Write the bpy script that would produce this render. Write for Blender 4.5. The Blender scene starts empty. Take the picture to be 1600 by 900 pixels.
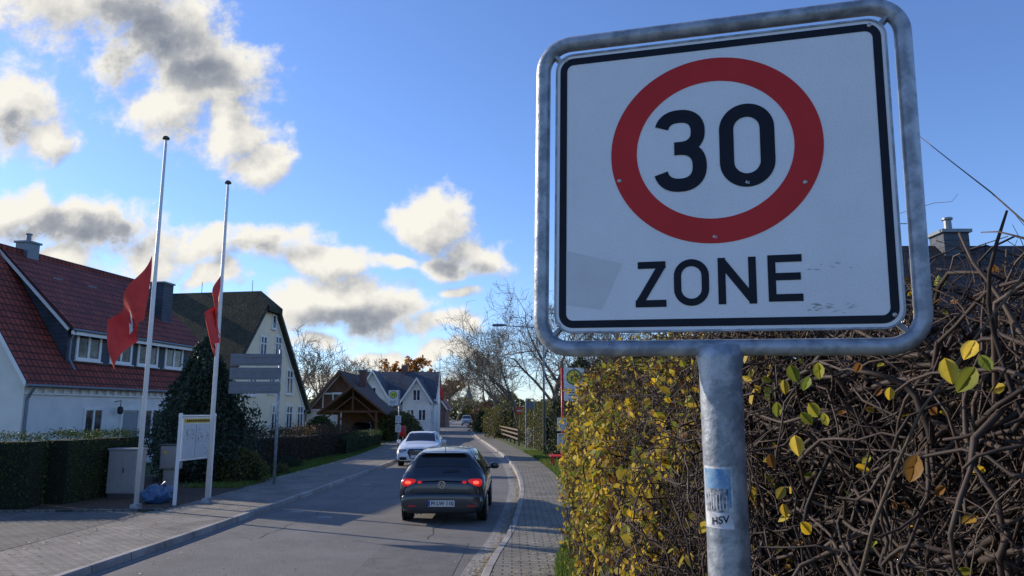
import bpy, math, random
from math import sin, cos, pi, radians, sqrt, atan2
from mathutils import Vector, Matrix, noise, Euler
R = random.Random(11)
SC = bpy.context.scene
C = SC.collection
V = Vector
F = 1155.0; SP = .1665; CP = .98604; EYE = 2.25

def ray(px, py):
    a = (px-800)/F; b = (450-py)/F
    return V((a, CP-b*SP, SP+b*CP))
def P(px, py, Y):
    d = ray(px, py); return V((0, 0, EYE))+d*(Y/d.y)
def G(px, py, z=0.0):
    d = ray(px, py); return V((0, 0, EYE))+d*((z-EYE)/d.z)
def proj(p):
    x, y, z = p[0], p[1], p[2]-EYE; s = y*CP+z*SP; u = z*CP-y*SP
    if s < .01: return (9999, 0)
    return 800+F*x/s, 450-F*u/s

# ------------------------------------------------------------------ materials
def newmat(name):
    m = bpy.data.materials.new(name); m.use_nodes = True
    nt = m.node_tree; return m, nt, nt.nodes['Principled BSDF']
def N(nt, t, **k):
    n = nt.nodes.new(t)
    for a, b in k.items():
        if a in n.inputs.keys(): n.inputs[a].default_value = b
        else: setattr(n, a, b)
    return n
def ramp(nt, stops, fac):
    r = nt.nodes.new('ShaderNodeValToRGB'); e = r.color_ramp.elements
    while len(e) < len(stops): e.new(.5)
    for i, (p, c) in enumerate(stops):
        e[i].position = p; e[i].color = (c[0], c[1], c[2], 1)
    nt.links.new(fac, r.inputs[0]); return r
def mat(name, c, c2=None, scale=4, rough=.7, metal=0, bump=0, bscale=30, detail=6, lo=.35, hi=.65, spec=.5, coat=0, speck=None):
    m, nt, b = newmat(name)
    tc = N(nt, 'ShaderNodeTexCoord')
    b.inputs['Roughness'].default_value = rough; b.inputs['Metallic'].default_value = metal
    b.inputs['Specular IOR Level'].default_value = spec
    b.inputs['Coat Weight'].default_value = coat
    if c2 is None: c2 = tuple(x*.85 for x in c)
    n = N(nt, 'ShaderNodeTexNoise', Scale=scale, Detail=detail, Roughness=.65)
    nt.links.new(tc.outputs['Object'], n.inputs['Vector'])
    r = ramp(nt, [(lo, c), (hi, c2)], n.outputs[0]); out = r.outputs[0]
    if speck:
        n3 = N(nt, 'ShaderNodeTexNoise', Scale=speck[0], Detail=2); nt.links.new(tc.outputs['Object'], n3.inputs['Vector'])
        r3 = ramp(nt, [(.35, (1-speck[1],)*3), (.65, (1+speck[1],)*3)], n3.outputs[0])
        mx = N(nt, 'ShaderNodeMixRGB', blend_type='MULTIPLY'); mx.inputs[0].default_value = 1
        nt.links.new(out, mx.inputs[1]); nt.links.new(r3.outputs[0], mx.inputs[2]); out = mx.outputs[0]
    nt.links.new(out, b.inputs['Base Color'])
    if bump:
        n2 = N(nt, 'ShaderNodeTexNoise', Scale=bscale, Detail=5)
        nt.links.new(tc.outputs['Object'], n2.inputs['Vector'])
        bp = N(nt, 'ShaderNodeBump', Strength=bump, Distance=.02)
        nt.links.new(n2.outputs[0], bp.inputs['Height']); nt.links.new(bp.outputs[0], b.inputs['Normal'])
    return m
def leafmat(name, cols, trans=.35, rough=.55):
    m, nt, b = newmat(name)
    g = N(nt, 'ShaderNodeNewGeometry')
    k = len(cols)
    r = ramp(nt, [(i/(k-1) if k > 1 else 0, c) for i, c in enumerate(cols)], g.outputs['Random Per Island'])
    nt.links.new(r.outputs[0], b.inputs['Base Color']); b.inputs['Roughness'].default_value = rough
    b.inputs['Specular IOR Level'].default_value = .3
    if trans > 0:
        t = N(nt, 'ShaderNodeBsdfTranslucent'); nt.links.new(r.outputs[0], t.inputs[0])
        mx = N(nt, 'ShaderNodeMixShader'); mx.inputs[0].default_value = trans
        nt.links.new(b.outputs[0], mx.inputs[1]); nt.links.new(t.outputs[0], mx.inputs[2])
        nt.links.new(mx.outputs[0], nt.nodes['Material Output'].inputs[0])
    return m
def brickmat(name, c1, c2, mortar, bw, bh, msize=.01, rough=.8, bump=.5, axes='xy', offset=.5, zs=1.0, dirt=.5):
    m, nt, b = newmat(name)
    tc = N(nt, 'ShaderNodeTexCoord'); s = N(nt, 'ShaderNodeSeparateXYZ'); cb = N(nt, 'ShaderNodeCombineXYZ')
    nt.links.new(tc.outputs['Object'], s.inputs[0])
    nt.links.new(s.outputs['XYZ'.index(axes[0].upper())], cb.inputs[0])
    mm = N(nt, 'ShaderNodeMath', operation='MULTIPLY'); mm.inputs[1].default_value = zs
    nt.links.new(s.outputs['XYZ'.index(axes[1].upper())], mm.inputs[0]); nt.links.new(mm.outputs[0], cb.inputs[1])
    br = N(nt, 'ShaderNodeTexBrick', Scale=1.0, offset=offset)
    br.inputs['Color1'].default_value = (*c1, 1); br.inputs['Color2'].default_value = (*c2, 1); br.inputs['Mortar'].default_value = (*mortar, 1)
    br.inputs['Brick Width'].default_value = bw; br.inputs['Row Height'].default_value = bh; br.inputs['Mortar Size'].default_value = msize
    nt.links.new(cb.outputs[0], br.inputs['Vector'])
    n = N(nt, 'ShaderNodeTexNoise', Scale=1.2, Detail=8, Roughness=.7); nt.links.new(tc.outputs['Object'], n.inputs['Vector'])
    r = ramp(nt, [(.3, (1-dirt,)*3), (.65, (1.15,)*3)], n.outputs[0])
    mx = N(nt, 'ShaderNodeMixRGB', blend_type='MULTIPLY'); mx.inputs[0].default_value = 1
    nt.links.new(br.outputs[0], mx.inputs[1]); nt.links.new(r.outputs[0], mx.inputs[2])
    nt.links.new(mx.outputs[0], b.inputs['Base Color']); b.inputs['Roughness'].default_value = rough
    bp = N(nt, 'ShaderNodeBump', Strength=bump, Distance=.02, invert=True)
    nt.links.new(br.outputs['Fac'], bp.inputs['Height']); nt.links.new(bp.outputs[0], b.inputs['Normal'])
    return m

M = {}
M['asphalt'] = mat('asphalt', (.128, .124, .116), (.195, .19, .178), .9, .85, bump=.8, bscale=60, detail=14, lo=.3, hi=.7, speck=(55, .22))
M['pave_l'] = brickmat('pavement_pavers', (.225, .205, .18), (.28, .255, .22), (.06, .065, .05), .2, .1, .010, .85)
M['pave_r'] = brickmat('pavement_slabs', (.20, .19, .16), (.25, .23, .19), (.05, .06, .04), .26, .13, .012, .85, dirt=.45)
M['drive'] = brickmat('driveway_pavers', (.12, .115, .105), (.17, .16, .145), (.04, .045, .035), .22, .11, .012, .85)
M['kerb'] = brickmat('kerb_stone', (.31, .295, .27), (.37, .35, .32), (.08, .08, .07), 5, 1.0, .012, .8, axes='xy', offset=0)
M['lawn'] = mat('lawn', (.045, .075, .016), (.11, .135, .035), 2.5, .95, bump=1, bscale=40)
M['soil'] = mat('soil', (.035, .024, .015), (.075, .055, .035), 8, .95, bump=1, bscale=25)
M['ground'] = mat('ground', (.05, .065, .025), (.08, .09, .04), .3, .95)
M['galv'] = mat('galvanised_steel', (.22, .25, .285), (.40, .43, .47), 16, .48, .45, bump=.15, bscale=60, detail=8, lo=.42, hi=.58)
M['galv2'] = mat('sign_back_aluminium', (.14, .16, .19), (.19, .21, .24), 5, .5, .3)
M['plate'] = mat('sign_white', (.76, .765, .775), (.69, .70, .72), 6, .4, lo=.35, hi=.75, speck=(170, .035))
M['black'] = mat('sign_black', (.007, .009, .018), (.012, .014, .024), 10, .5, spec=.2)
M['red'] = mat('sign_red', (.56, .020, .018), (.48, .018, .016), 5, .45, spec=.3)
M['bolt'] = mat('bolt', (.5, .48, .46), None, 30, .4, .6)
M['stain'] = mat('sticker_residue', (.66, .665, .675), (.60, .605, .615), 10, .7)
M['scuff'] = mat('scuff', (.36, .37, .38), (.5, .51, .53), 30, .8)
M['whitepaint'] = mat('white_paint', (.78, .77, .74), (.70, .69, .67), 3, .45)
M['dullpaint'] = mat('worn_white_paint', (.48, .48, .47), (.25, .25, .25), 14, .7)
M['render'] = mat('white_render', (.78, .75, .70), (.68, .655, .61), 1.2, .85, bump=.2, bscale=50)
M['cream'] = mat('cream_render', (.88, .74, .52), (.82, .68, .47), 1.3, .85, bump=.2, bscale=50)
M['slate'] = brickmat('slate_cladding', (.045, .06, .085), (.06, .075, .10), (.02, .025, .035), .25, .16, .01, .6, axes='yz')
M['tile_red'] = brickmat('red_roof_tiles', (.34, .065, .036), (.25, .047, .028), (.07, .014, .010), .24, .26, .03, .72, bump=1, axes='yz', offset=0, dirt=.5)
M['moss'] = mat('mossy_roof', (.024, .027, .014), (.060, .052, .028), 1.1, .95, bump=1, bscale=9, detail=12, speck=(7, .35))
M['tile_brown'] = brickmat('brown_roof_tiles', (.06, .036, .030), (.08, .046, .036), (.02, .01, .008), .3, .3, .02, .8, axes='yz')
M['tile_grey'] = brickmat('grey_roof_tiles', (.075, .083, .10), (.095, .104, .122), (.03, .035, .04), .4, .35, .02, .75, axes='xz')
M['tile_dark'] = brickmat('dark_roof_tiles', (.028, .026, .027), (.045, .04, .038), (.008, .008, .008), .24, .22, .02, .7, axes='xz', offset=0)
M['timber'] = mat('brown_timber', (.10, .045, .022), (.16, .072, .035), 5, .75)
M['brick'] = brickmat('red_brick', (.22, .07, .045), (.17, .055, .04), (.2, .19, .17), .24, .08, .012, .85, axes='xz')
M['glass'] = mat('window_glass', (.02, .028, .036), (.16, .17, .17), 2.2, .06, spec=.9, lo=.45, hi=.75)
M['lead'] = mat('grey_metal', (.20, .23, .26), None, 5, .5, .5)
M['flag'] = mat('red_flag_cloth', (.68, .045, .03), (.55, .03, .025), 4, .7)
M['flagw'] = mat('white_flag_cloth', (.7, .68, .68), None, 4, .7)
M['box'] = mat('grey_cabinet', (.28, .295, .30), (.23, .245, .25), 3, .55)
M['boxd'] = mat('dark_grey_paint', (.06, .065, .07), None, 3, .55)
M['bluebag'] = mat('blue_plastic', (.03, .085, .19), (.045, .12, .26), 12, .4, bump=.8, bscale=12)
M['yellow'] = mat('yellow_paint', (.62, .42, .04), None, 6, .5)
M['hyellow'] = mat('bus_stop_yellow', (.72, .66, .05), None, 6, .45)
M['hgreen'] = mat('bus_stop_green', (.02, .17, .06), None, 6, .45)
M['redpaint'] = mat('red_paint', (.55, .02, .02), (.45, .015, .018), 4, .4)
M['paper'] = mat('paper', (.62, .62, .60), (.25, .27, .28), 18, .7, lo=.45, hi=.6)
M['boardbg'] = mat('board_backing', (.55, .57, .58), (.48, .50, .52), 4, .6)
M['golf'] = mat('grey_car_paint', (.045, .052, .065), (.041, .048, .06), 2, .28, .6, coat=.8)
M['audi'] = mat('white_car_paint', (.74, .76, .78), (.70, .72, .75), 2, .3, .0, coat=.8)
M['navy'] = mat('dark_blue_car_paint', (.02, .025, .035), None, 2, .3, .4, coat=.8)
M['silver'] = mat('silver_van_paint', (.35, .37, .39), None, 2, .3, .4, coat=.6)
M['cglass'] = mat('car_glass', (.010, .012, .014), (.016, .018, .02), 2, .05, spec=.9)
M['rubber'] = mat('tyre_rubber', (.012, .012, .012), (.02, .02, .02), 6, .85)
M['plastic'] = mat('black_plastic', (.015, .015, .016), None, 6, .6)
M['rim'] = mat('alloy', (.4, .41, .42), None, 6, .35, .8)
M['chrome'] = mat('chrome', (.6, .6, .62), None, 6, .2, 1)
M['lamp'] = mat('headlight_lens', (.45, .47, .5), (.25, .27, .3), 12, .1)
m, nt, b = newmat('brake_light'); b.inputs['Base Color'].default_value = (.45, .01, .01, 1); b.inputs['Roughness'].default_value = .25
b.inputs['Emission Color'].default_value = (1, .02, .015, 1); b.inputs['Emission Strength'].default_value = .40; M['brake'] = m
m, nt, b = newmat('brake_light_core'); b.inputs['Base Color'].default_value = (.8, .1, .06, 1)
b.inputs['Emission Color'].default_value = (1, .10, .06, 1); b.inputs['Emission Strength'].default_value = 1.6; M['brakec'] = m
M['numwhite'] = mat('number_plate_white', (.65, .65, .63), None, 10, .5)
M['blue'] = mat('blue_band', (.02, .06, .35), None, 10, .5)
M['bark'] = mat('bark', (.07, .052, .036), (.12, .09, .065), 10, .9, bump=.5)
M['bark2'] = mat('grey_bark', (.14, .115, .085), (.20, .165, .12), 10, .9)
M['twig'] = leafmat('hedge_twig', [(.014, .010, .009), (.040, .025, .020), (.060, .038, .029), (.026, .017, .014), (.095, .070, .055), (.045, .028, .024)], 0, .6)
M['branch'] = leafmat('hedge_branch', [(.016, .012, .011), (.045, .032, .027), (.075, .055, .045), (.03, .021, .018)], 0, .65)
M['core'] = mat('hedge_interior', (.006, .005, .0035), (.013, .010, .007), 6, 1)  # near-black stands in for the shade deep inside the hedge
M['coreg'] = mat('foliage_interior', (.006, .010, .004), (.012, .018, .007), 6, 1)  # dark green-black stands in for shade between the leaves
M['lf_yel'] = leafmat('yellow_leaves', [(.40, .30, .04), (.62, .42, .03), (.74, .50, .035), (.46, .35, .05), (.78, .58, .09), (.58, .36, .03), (.30, .28, .05), (.68, .52, .06)], .5)
M['lf_brown'] = leafmat('brown_leaves', [(.20, .09, .025), (.30, .14, .03), (.12, .05, .02), (.40, .24, .04), (.24, .22, .04)], .35)
M['lf_mix'] = leafmat('olive_leaves', [(.16, .22, .035), (.34, .33, .04), (.10, .15, .025), (.42, .38, .05), (.20, .27, .05)], .4)
M['lf_dark'] = leafmat('dark_evergreen_leaves', [(.012, .026, .009), (.026, .048, .015), (.04, .065, .02), (.018, .034, .014)], .15)
M['lf_hedge'] = leafmat('clipped_hedge_leaves', [(.035, .068, .014), (.06, .105, .022), (.026, .05, .013), (.085, .13, .03)], .25)
M['lf_spruce'] = leafmat('blue_green_needles', [(.024, .046, .028), (.048, .075, .048), (.02, .036, .022), (.065, .09, .055)], .15)
M['lf_red'] = leafmat('reddish_hedge_leaves', [(.09, .045, .025), (.13, .065, .028), (.05, .055, .02), (.07, .032, .02), (.14, .10, .04)], .25)
M['lf_orange'] = leafmat('orange_leaves', [(.38, .15, .03), (.48, .22, .03), (.28, .10, .02)], .4)
M['lf_olive'] = leafmat('olive_shrub_leaves', [(.09, .10, .024), (.15, .14, .035), (.05, .065, .018), (.20, .16, .045)], .3)
M['grass'] = leafmat('grass_blades', [(.07, .13, .02), (.13, .20, .035), (.17, .22, .05), (.09, .15, .025)], .4)

# ------------------------------------------------------------------ mesh builder
class MB:
    def __init__(s): s.v = []; s.f = []
    def add(s, vs, fs):
        o = len(s.v); s.v.extend([tuple(x) for x in vs]); s.f.extend([tuple(o+i for i in f) for f in fs])
    def box(s, c, d, rz=0, mtx=None):
        hx, hy, hz = d[0]/2, d[1]/2, d[2]/2; vs = []
        ca, sa = cos(rz), sin(rz)
        for x in (-hx, hx):
            for y in (-hy, hy):
                for z in (-hz, hz):
                    if mtx: p = mtx @ V((x, y, z)); vs.append(p)
                    else: vs.append((c[0]+x*ca-y*sa, c[1]+x*sa+y*ca, c[2]+z))
        s.add(vs, [(0, 1, 3, 2), (4, 6, 7, 5), (0, 4, 5, 1), (2, 3, 7, 6), (0, 2, 6, 4), (1, 5, 7, 3)])
    def bar(s, a, b, w, h):
        a = V(a); b = V(b); d = b-a; L = d.length; d.normalize()
        up = V((0, 0, 1)) if abs(d.z) < .95 else V((0, 1, 0))
        sx = d.cross(up).normalized(); uz = sx.cross(d)
        m = Matrix((sx, d, uz)).transposed().to_4x4(); m.translation = (a+b)/2
        s.box(None, (w, L, h), mtx=m)
    def tube(s, pts, r, n=6, cap=True):
        k = len(pts); o = len(s.v); pts = [V(p) for p in pts]
        if not hasattr(r, '__len__'): r = [r]*k
        t0 = (pts[1]-pts[0]).normalized()
        a = t0.cross(V((0.3, .2, .93))) if abs(t0.z) < .9 else t0.cross(V((1, .1, 0)))
        a.normalize()
        for i in range(k):
            t = (pts[min(i+1, k-1)]-pts[max(i-1, 0)])
            if t.length < 1e-9: t = t0.copy()
            t.normalize(); a = a-t*a.dot(t); a.normalize(); b = t.cross(a)
            for j in range(n):
                an = 2*pi*j/n; q = pts[i]+(a*cos(an)+b*sin(an))*r[i]; s.v.append((q.x, q.y, q.z))
        for i in range(k-1):
            for j in range(n):
                j2 = (j+1) % n; s.f.append((o+i*n+j, o+i*n+j2, o+(i+1)*n+j2, o+(i+1)*n+j))
        if cap and n > 2:
            s.f.append(tuple(o+j for j in reversed(range(n)))); s.f.append(tuple(o+(k-1)*n+j for j in range(n)))
    def ring(s, pts, r, n=8):
        k = len(pts); o = len(s.v); pts = [V(p) for p in pts]
        nn = V((0, 1, 0))
        for i in range(k):
            t = (pts[(i+1) % k]-pts[i-1]).normalized(); a = t.cross(nn).normalized()
            for j in range(n):
                an = 2*pi*j/n; q = pts[i]+(a*cos(an)+nn*sin(an))*r; s.v.append(tuple(q))
        for i in range(k):
            i2 = (i+1) % k
            for j in range(n):
                j2 = (j+1) % n; s.f.append((o+i*n+j, o+i*n+j2, o+i2*n+j2, o+i2*n+j))
    def lathe(s, prof, c=(0, 0, 0), n=24, axis='z', close=True):
        o = len(s.v); k = len(prof)
        for (r, h) in prof:
            for j in range(n):
                an = 2*pi*j/n; x, y = r*cos(an), r*sin(an)
                if axis == 'z': q = (c[0]+x, c[1]+y, c[2]+h)
                elif axis == 'x': q = (c[0]+h, c[1]+x, c[2]+y)
                else: q = (c[0]+x, c[1]+h, c[2]+y)
                s.v.append(q)
        for i in range(k-1):
            for j in range(n):
                j2 = (j+1) % n; s.f.append((o+i*n+j, o+i*n+j2, o+(i+1)*n+j2, o+(i+1)*n+j))
        if close:
            s.f.append(tuple(o+j for j in range(n))); s.f.append(tuple(o+(k-1)*n+j for j in range(n)))
    def sup(s, c, r, e=.5, n=16, m=10):
        def sp(w, q): return math.copysign(abs(w)**q, w)
        o = len(s.v)
        for i in range(m+1):
            ph = -pi/2+pi*i/m
            for j in range(n):
                th = 2*pi*j/n
                s.v.append((c[0]+r[0]*sp(cos(ph), e)*sp(cos(th), e), c[1]+r[1]*sp(cos(ph), e)*sp(sin(th), e), c[2]+r[2]*sp(sin(ph), e)))
        for i in range(m):
            for j in range(n):
                j2 = (j+1) % n; s.f.append((o+i*n+j, o+i*n+j2, o+(i+1)*n+j2, o+(i+1)*n+j))
    def prism(s, poly, y0, y1, axis='y'):
        k = len(poly)
        def q(p, t): return (p[0], t, p[1]) if axis == 'y' else ((t, p[0], p[1]) if axis == 'x' else (p[0], p[1], t))
        vs = [q(p, y0) for p in poly]+[q(p, y1) for p in poly]
        s.add(vs, [tuple(range(k)), tuple(range(2*k-1, k-1, -1))]+[(i, (i+1) % k, k+(i+1) % k, k+i) for i in range(k)])
    def leaf(s, p, size, rnd=R, asp=.6):
        a = V((rnd.gauss(0, 1), rnd.gauss(0, 1), rnd.gauss(0, 1))).normalized()
        b = a.cross(V((rnd.gauss(0, 1), rnd.gauss(0, 1), rnd.gauss(0, 1)))).normalized()
        n = a.cross(b); h = size*.5
        o = len(s.v)
        for q in (p-a*h, p+b*(h*asp)+n*(h*.25)-a*h*.1, p+a*h, p-b*(h*asp)+n*(h*.25)-a*h*.1): s.v.append((q.x, q.y, q.z))
        s.f.append((o, o+1, o+2)); s.f.append((o, o+2, o+3))
    def oval(s, p, size, rnd, asp=.62):
        a = V((rnd.gauss(0, .8), rnd.gauss(0, .8), rnd.gauss(-.6, .8))).normalized()
        b = a.cross(V((rnd.gauss(-.8, 1), rnd.gauss(-.3, 1), rnd.gauss(0, 1)))).normalized()
        n = a.cross(b); h = size*.5; w = h*asp; o = len(s.v); c = rnd.uniform(0, .5)
        for q in (p-a*h+n*h*c, p-a*h*.35+b*w+n*h*.3, p+a*h*.45+b*w*.8+n*h*.3, p+a*h+n*h*c, p+a*h*.45-b*w*.8+n*h*.3, p-a*h*.35-b*w+n*h*.3): s.v.append((q.x, q.y, q.z))
        s.f.append((o, o+1, o+2, o+3)); s.f.append((o, o+3, o+4, o+5))
    def bigleaf(s, p, size, a, n):
        a = a.normalized(); b = a.cross(n).normalized(); n = b.cross(a); o = len(s.v)
        prof = [(-.5, 0), (-.35, .22), (-.1, .33), (.15, .3), (.35, .16), (.5, 0)]
        for t, w in prof: q = p+a*(t*size)+n*(.12*size*t*t*4*.4); s.v.append(tuple(q))
        for sg in (1, -1):
            for t, w in prof[1:-1]:
                q = p+a*(t*size)+b*(sg*w*size)+n*(.12*size+.03*size*sin(t*9)); s.v.append(tuple(q))
        for sg, off in ((1, 6), (-1, 10)):
            s.f.append((o, o+1, o+off))
            for i in range(3): s.f.append((o+1+i, o+2+i, o+off+1+i, o+off+i))
            s.f.append((o+4, o+5, o+off+3))
    def build(self, name, m, parent=None, smooth=False, bevel=0):
        me = bpy.data.meshes.new(name); me.from_pydata(self.v, [], self.f); me.update()
        me.materials.append(M[m] if isinstance(m, str) else m)
        if smooth:
            me.polygons.foreach_set('use_smooth', [True]*len(me.polygons))
        o = bpy.data.objects.new(name, me); C.objects.link(o)
        if parent: o.parent = parent
        if bevel:
            bv = o.modifiers.new('bevel', 'BEVEL'); bv.width = bevel; bv.segments = 2; bv.limit_method = 'ANGLE'
        return o
def tag(o, label, cat, group=None):
    o['label'] = label; o['category'] = cat
    if group: o['group'] = group
    return o
def thing(name, label, cat, loc=(0, 0, 0), rz=0, group=None):
    o = bpy.data.objects.new(name, None); C.objects.link(o); o.location = loc
    o.rotation_euler = (0, 0, rz); return tag(o, label, cat, group)
def struct(name, mb, m, **k):
    o = mb.build(name, m, **k); o['kind'] = 'structure'; return o
def text(body, size, m, parent, mtx, name='lettering', ext=.0005, bold=0):
    cu = bpy.data.curves.new(name, 'FONT'); cu.body = body; cu.size = size; cu.align_x = 'CENTER'; cu.align_y = 'CENTER'
    cu.extrude = ext; cu.offset = bold
    t = bpy.data.objects.new(name, cu); C.objects.link(t); bpy.context.view_layer.update()
    me = bpy.data.meshes.new_from_object(t.evaluated_get(bpy.context.evaluated_depsgraph_get()))
    bpy.data.objects.remove(t); me.transform(mtx); me.materials.clear(); me.materials.append(M[m])
    o = bpy.data.objects.new(name, me); C.objects.link(o); o.parent = parent; return o
def cr(p0, p1, p2, p3, t):
    return .5*((2*p1)+(-p0+p2)*t+(2*p0-5*p1+4*p2-p3)*t*t+(-p0+3*p1-3*p2+p3)*t*t*t)
FRONT = Matrix.Rotation(pi/2, 4, 'X')

# ------------------------------------------------------------------ ground, road, pavement
TY = [-12, 3, 10.9, 14.8, 23.6, 36, 49, 77, 117, 160, 300]
TL = [-6.7, -6.3, -5.95, -5.75, -5.5, -5.4, -6.1, -8.4, -11.3, -13.5, -20]
TR = [-.9, -.75, -.40, -.05, .22, -.25, -1.35, -3.9, -6.4, -8.6, -15]
def ip(T, y):
    y = max(TY[0], min(TY[-1]-1e-6, y)); i = 0
    while TY[i+1] <= y: i += 1
    h = TY[i+1]-TY[i]; t = (y-TY[i])/h
    def sl(j):
        if j <= 0 or j >= len(TY)-1: return (T[min(j+1, len(TY)-1)]-T[max(j-1, 0)])/(TY[min(j+1, len(TY)-1)]-TY[max(j-1, 0)])
        return (T[j+1]-T[j-1])/(TY[j+1]-TY[j-1])
    m0, m1 = sl(i)*h, sl(i+1)*h
    return (2*t**3-3*t*t+1)*T[i]+(t**3-2*t*t+t)*m0+(-2*t**3+3*t*t)*T[i+1]+(t**3-t*t)*m1
XL = lambda y: ip(TL, y)
XR = lambda y: ip(TR, y)
def WR(y):
    t = max(0, min(1, (y-11)/7)); return 1.06+.34*t
YS = [-12+i*1.0 for i in range(90)]+[78+4*i for i in range(56)]
def strip(fa, fb, z, ys=YS):
    mb = MB()
    for y in ys: mb.v.append((fa(y), y, z)); mb.v.append((fb(y), y, z))
    for i in range(len(ys)-1): mb.f.append((2*i, 2*i+1, 2*i+3, 2*i+2))
    return mb
g = MB(); g.add([(-1500, -300, -.02), (1500, -300, -.02), (1500, 3000, -.02), (-1500, 3000, -.02)], [(0, 1, 2, 3)]); struct('ground', g, 'ground')
struct('road', strip(lambda y: XL(y)-.05, lambda y: XR(y)+.05, 0), 'asphalt')
def kerb(f, sg):
    mb = MB(); pr = [(0, -.02), (.015, .095), (.03, .115), (.13, .115), (.13, -.02)]
    for y in YS:
        for a, z in pr: mb.v.append((f(y)+sg*a, y, z))
    k = len(pr)
    for i in range(len(YS)-1):
        for j in range(k-1): mb.f.append((i*k+j, i*k+j+1, (i+1)*k+j+1, (i+1)*k+j))
    return mb
struct('kerb', kerb(XL, -1), 'kerb'); struct('kerb', kerb(XR, 1), 'kerb')
struct('pavement', strip(lambda y: XL(y)-2.3, lambda y: XL(y)-.13, .108), 'pave_l')
struct('pavement', strip(lambda y: XR(y)+.13, lambda y: XR(y)+WR(y), .108), 'pave_r')
struct('lawn', strip(lambda y: -70, lambda y: XL(y)-2.3, .10), 'lawn')
struct('lawn', strip(lambda y: XR(y)+WR(y), lambda y: 70, .098), 'lawn')
struct('road_gutter', strip(lambda y: XR(y)-.32, lambda y: XR(y)-.002, .005), mat('gutter_cobbles', (.20, .192, .175), (.32, .305, .28), 9, .85, bump=1, bscale=14, speck=(20, .3)))
struct('road_gutter', strip(lambda y: XL(y)+.002, lambda y: XL(y)+.16, .005), mat('gutter_setts', (.15, .145, .135), (.22, .21, .195), 9, .85, bump=1, bscale=14))
d = MB(); d.add([(-22, 4, .112), (XL(9)-2.2, 4, .112), (XL(16)-2.2, 16.5, .112), (-8.3, 16.9, .112), (-12.2, 16.6, .112), (-22, 15.8, .112)], [(0, 1, 2, 3, 4, 5)]); struct('driveway', d, 'drive')
d = MB(); d.add([(-12.3, 16.7, .116), (-7.85, 17.0, .116), (-7.75, 22, .116), (-9, 26, .116), (-15, 26, .116)], [(0, 1, 2, 3, 4)]); struct('flower_bed', d, 'soil')
d = MB()
for i in range(26):
    a = -12.2+i*.175; y = 16.72+.3*(i/26)
    d.box((a, y, .125), (.165, .1, .05))
struct('bed_edging', d, 'drive', bevel=.008)
d = MB(); y0 = 24.
for i in range(60): d.box((XL(y0+i*.5)-2.36, y0+i*.5, .11), (.1, .48, .06))
struct('path_edging', d, 'kerb')
for i, (px, py) in enumerate(((507, 808), (462, 800), (572, 757))):
    q = G(px, py, .004); mk = MB(); mk.add([(q.x-.16, q.y-.06, .006), (q.x+.15, q.y-.07, .006), (q.x+.17, q.y+.07, .006), (q.x-.14, q.y+.06, .006)], [(0, 1, 2, 3)]); struct('road_marking', mk, 'dullpaint')
mk = MB(); mk.add([(-2.3, 9.0, .0045), (-.9, 9.0, .0045), (-.75, 13.5, .0045), (-2.2, 13.6, .0045)], [(0, 1, 2, 3)]); struct('road_patch', mk, mat('new_asphalt', (.11, .107, .10), (.16, .155, .145), 3, .8, bump=.6, bscale=70, speck=(60, .2)))
rk = random.Random(77)
for (x, y, L_) in ((-4.6, 14, 10), (-1.5, 13.8, 6)):
    mk = MB(); pts = []; a = x
    for i in range(int(L_*5)): pts.append((a, y+i*.2)); a += rk.gauss(0, .035)
    for (x0, y0_), (x1, y1_) in zip(pts, pts[1:]):
        w = rk.uniform(.005, .011); mk.add([(x0-w, y0_, .0035), (x0+w, y0_, .0035), (x1+w, y1_, .0035), (x1-w, y1_, .0035)], [(0, 1, 2, 3)])
    struct('road_crack', mk, mat('crack_tar', (.05, .048, .045), None, 5, .8))

# ------------------------------------------------------------------ zone sign
SO = V((.563, 1.972, 2.888)); SROT = (0, radians(1.0), radians(-16.4))
SM = Matrix.Translation(SO) @ Euler(SROT, 'XYZ').to_matrix().to_4x4(); SMI = SM.inverted()
def onsign(px, py):
    o = SMI @ V((0, 0, EYE)); dd = SMI.to_3x3() @ ray(px, py); t = -o.y/dd.y; q = o+dd*t; return q.x, q.z
sg = thing('speed_limit_zone_sign', 'large square white 30 ZONE sign with red ring in a galvanised tube frame', 'traffic sign', SO); sg.rotation_euler = SROT
def rrect(w, h, r, n=8, cx=0, cz=0):
    out = []
    for (sx, sz, a0) in ((1, 1, 0), (-1, 1, 90), (-1, -1, 180), (1, -1, 270)):
        for i in range(n+1):
            a = radians(a0+90*i/n); out.append((cx+sx*(w/2-r)+r*cos(a)*1, cz+sz*(h/2-r)+r*sin(a)))
    return out
def band(mb, A, B, y0, y1):
    k = len(A); o = len(mb.v)
    for p in A: mb.v.append((p[0], y1, p[1]))
    for p in B: mb.v.append((p[0], y1, p[1]))
    for p in A: mb.v.append((p[0], y0, p[1]))
    for p in B: mb.v.append((p[0], y0, p[1]))
    for i in range(k):
        j = (i+1) % k
        mb.f.append((o+i, o+j, o+k+j, o+k+i)); mb.f.append((o+i, o+2*k+i, o+2*k+j, o+j)); mb.f.append((o+k+i, o+k+j, o+3*k+j, o+3*k+i))
W, H = .905, .84
mb = MB(); mb.prism(rrect(W, H, .05), 0, .018); mb.build('sign_plate', 'plate', sg)
mb = MB(); band(mb, rrect(W+.004, H+.004, .052), rrect(W-.006, H-.006, .047), .02, -.003); mb.build('plate_rim', 'galv', sg)
mb = MB(); band(mb, rrect(W-.024, H-.024, .040), rrect(W-.066, H-.066, .020), 0, -.0012); mb.build('border', 'black', sg)
rl = onsign(955, 235)[0]; rr = onsign(1288, 235)[0]; rt = onsign(1121, 90)[1]; rb = onsign(1121, 380)[1]
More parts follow.
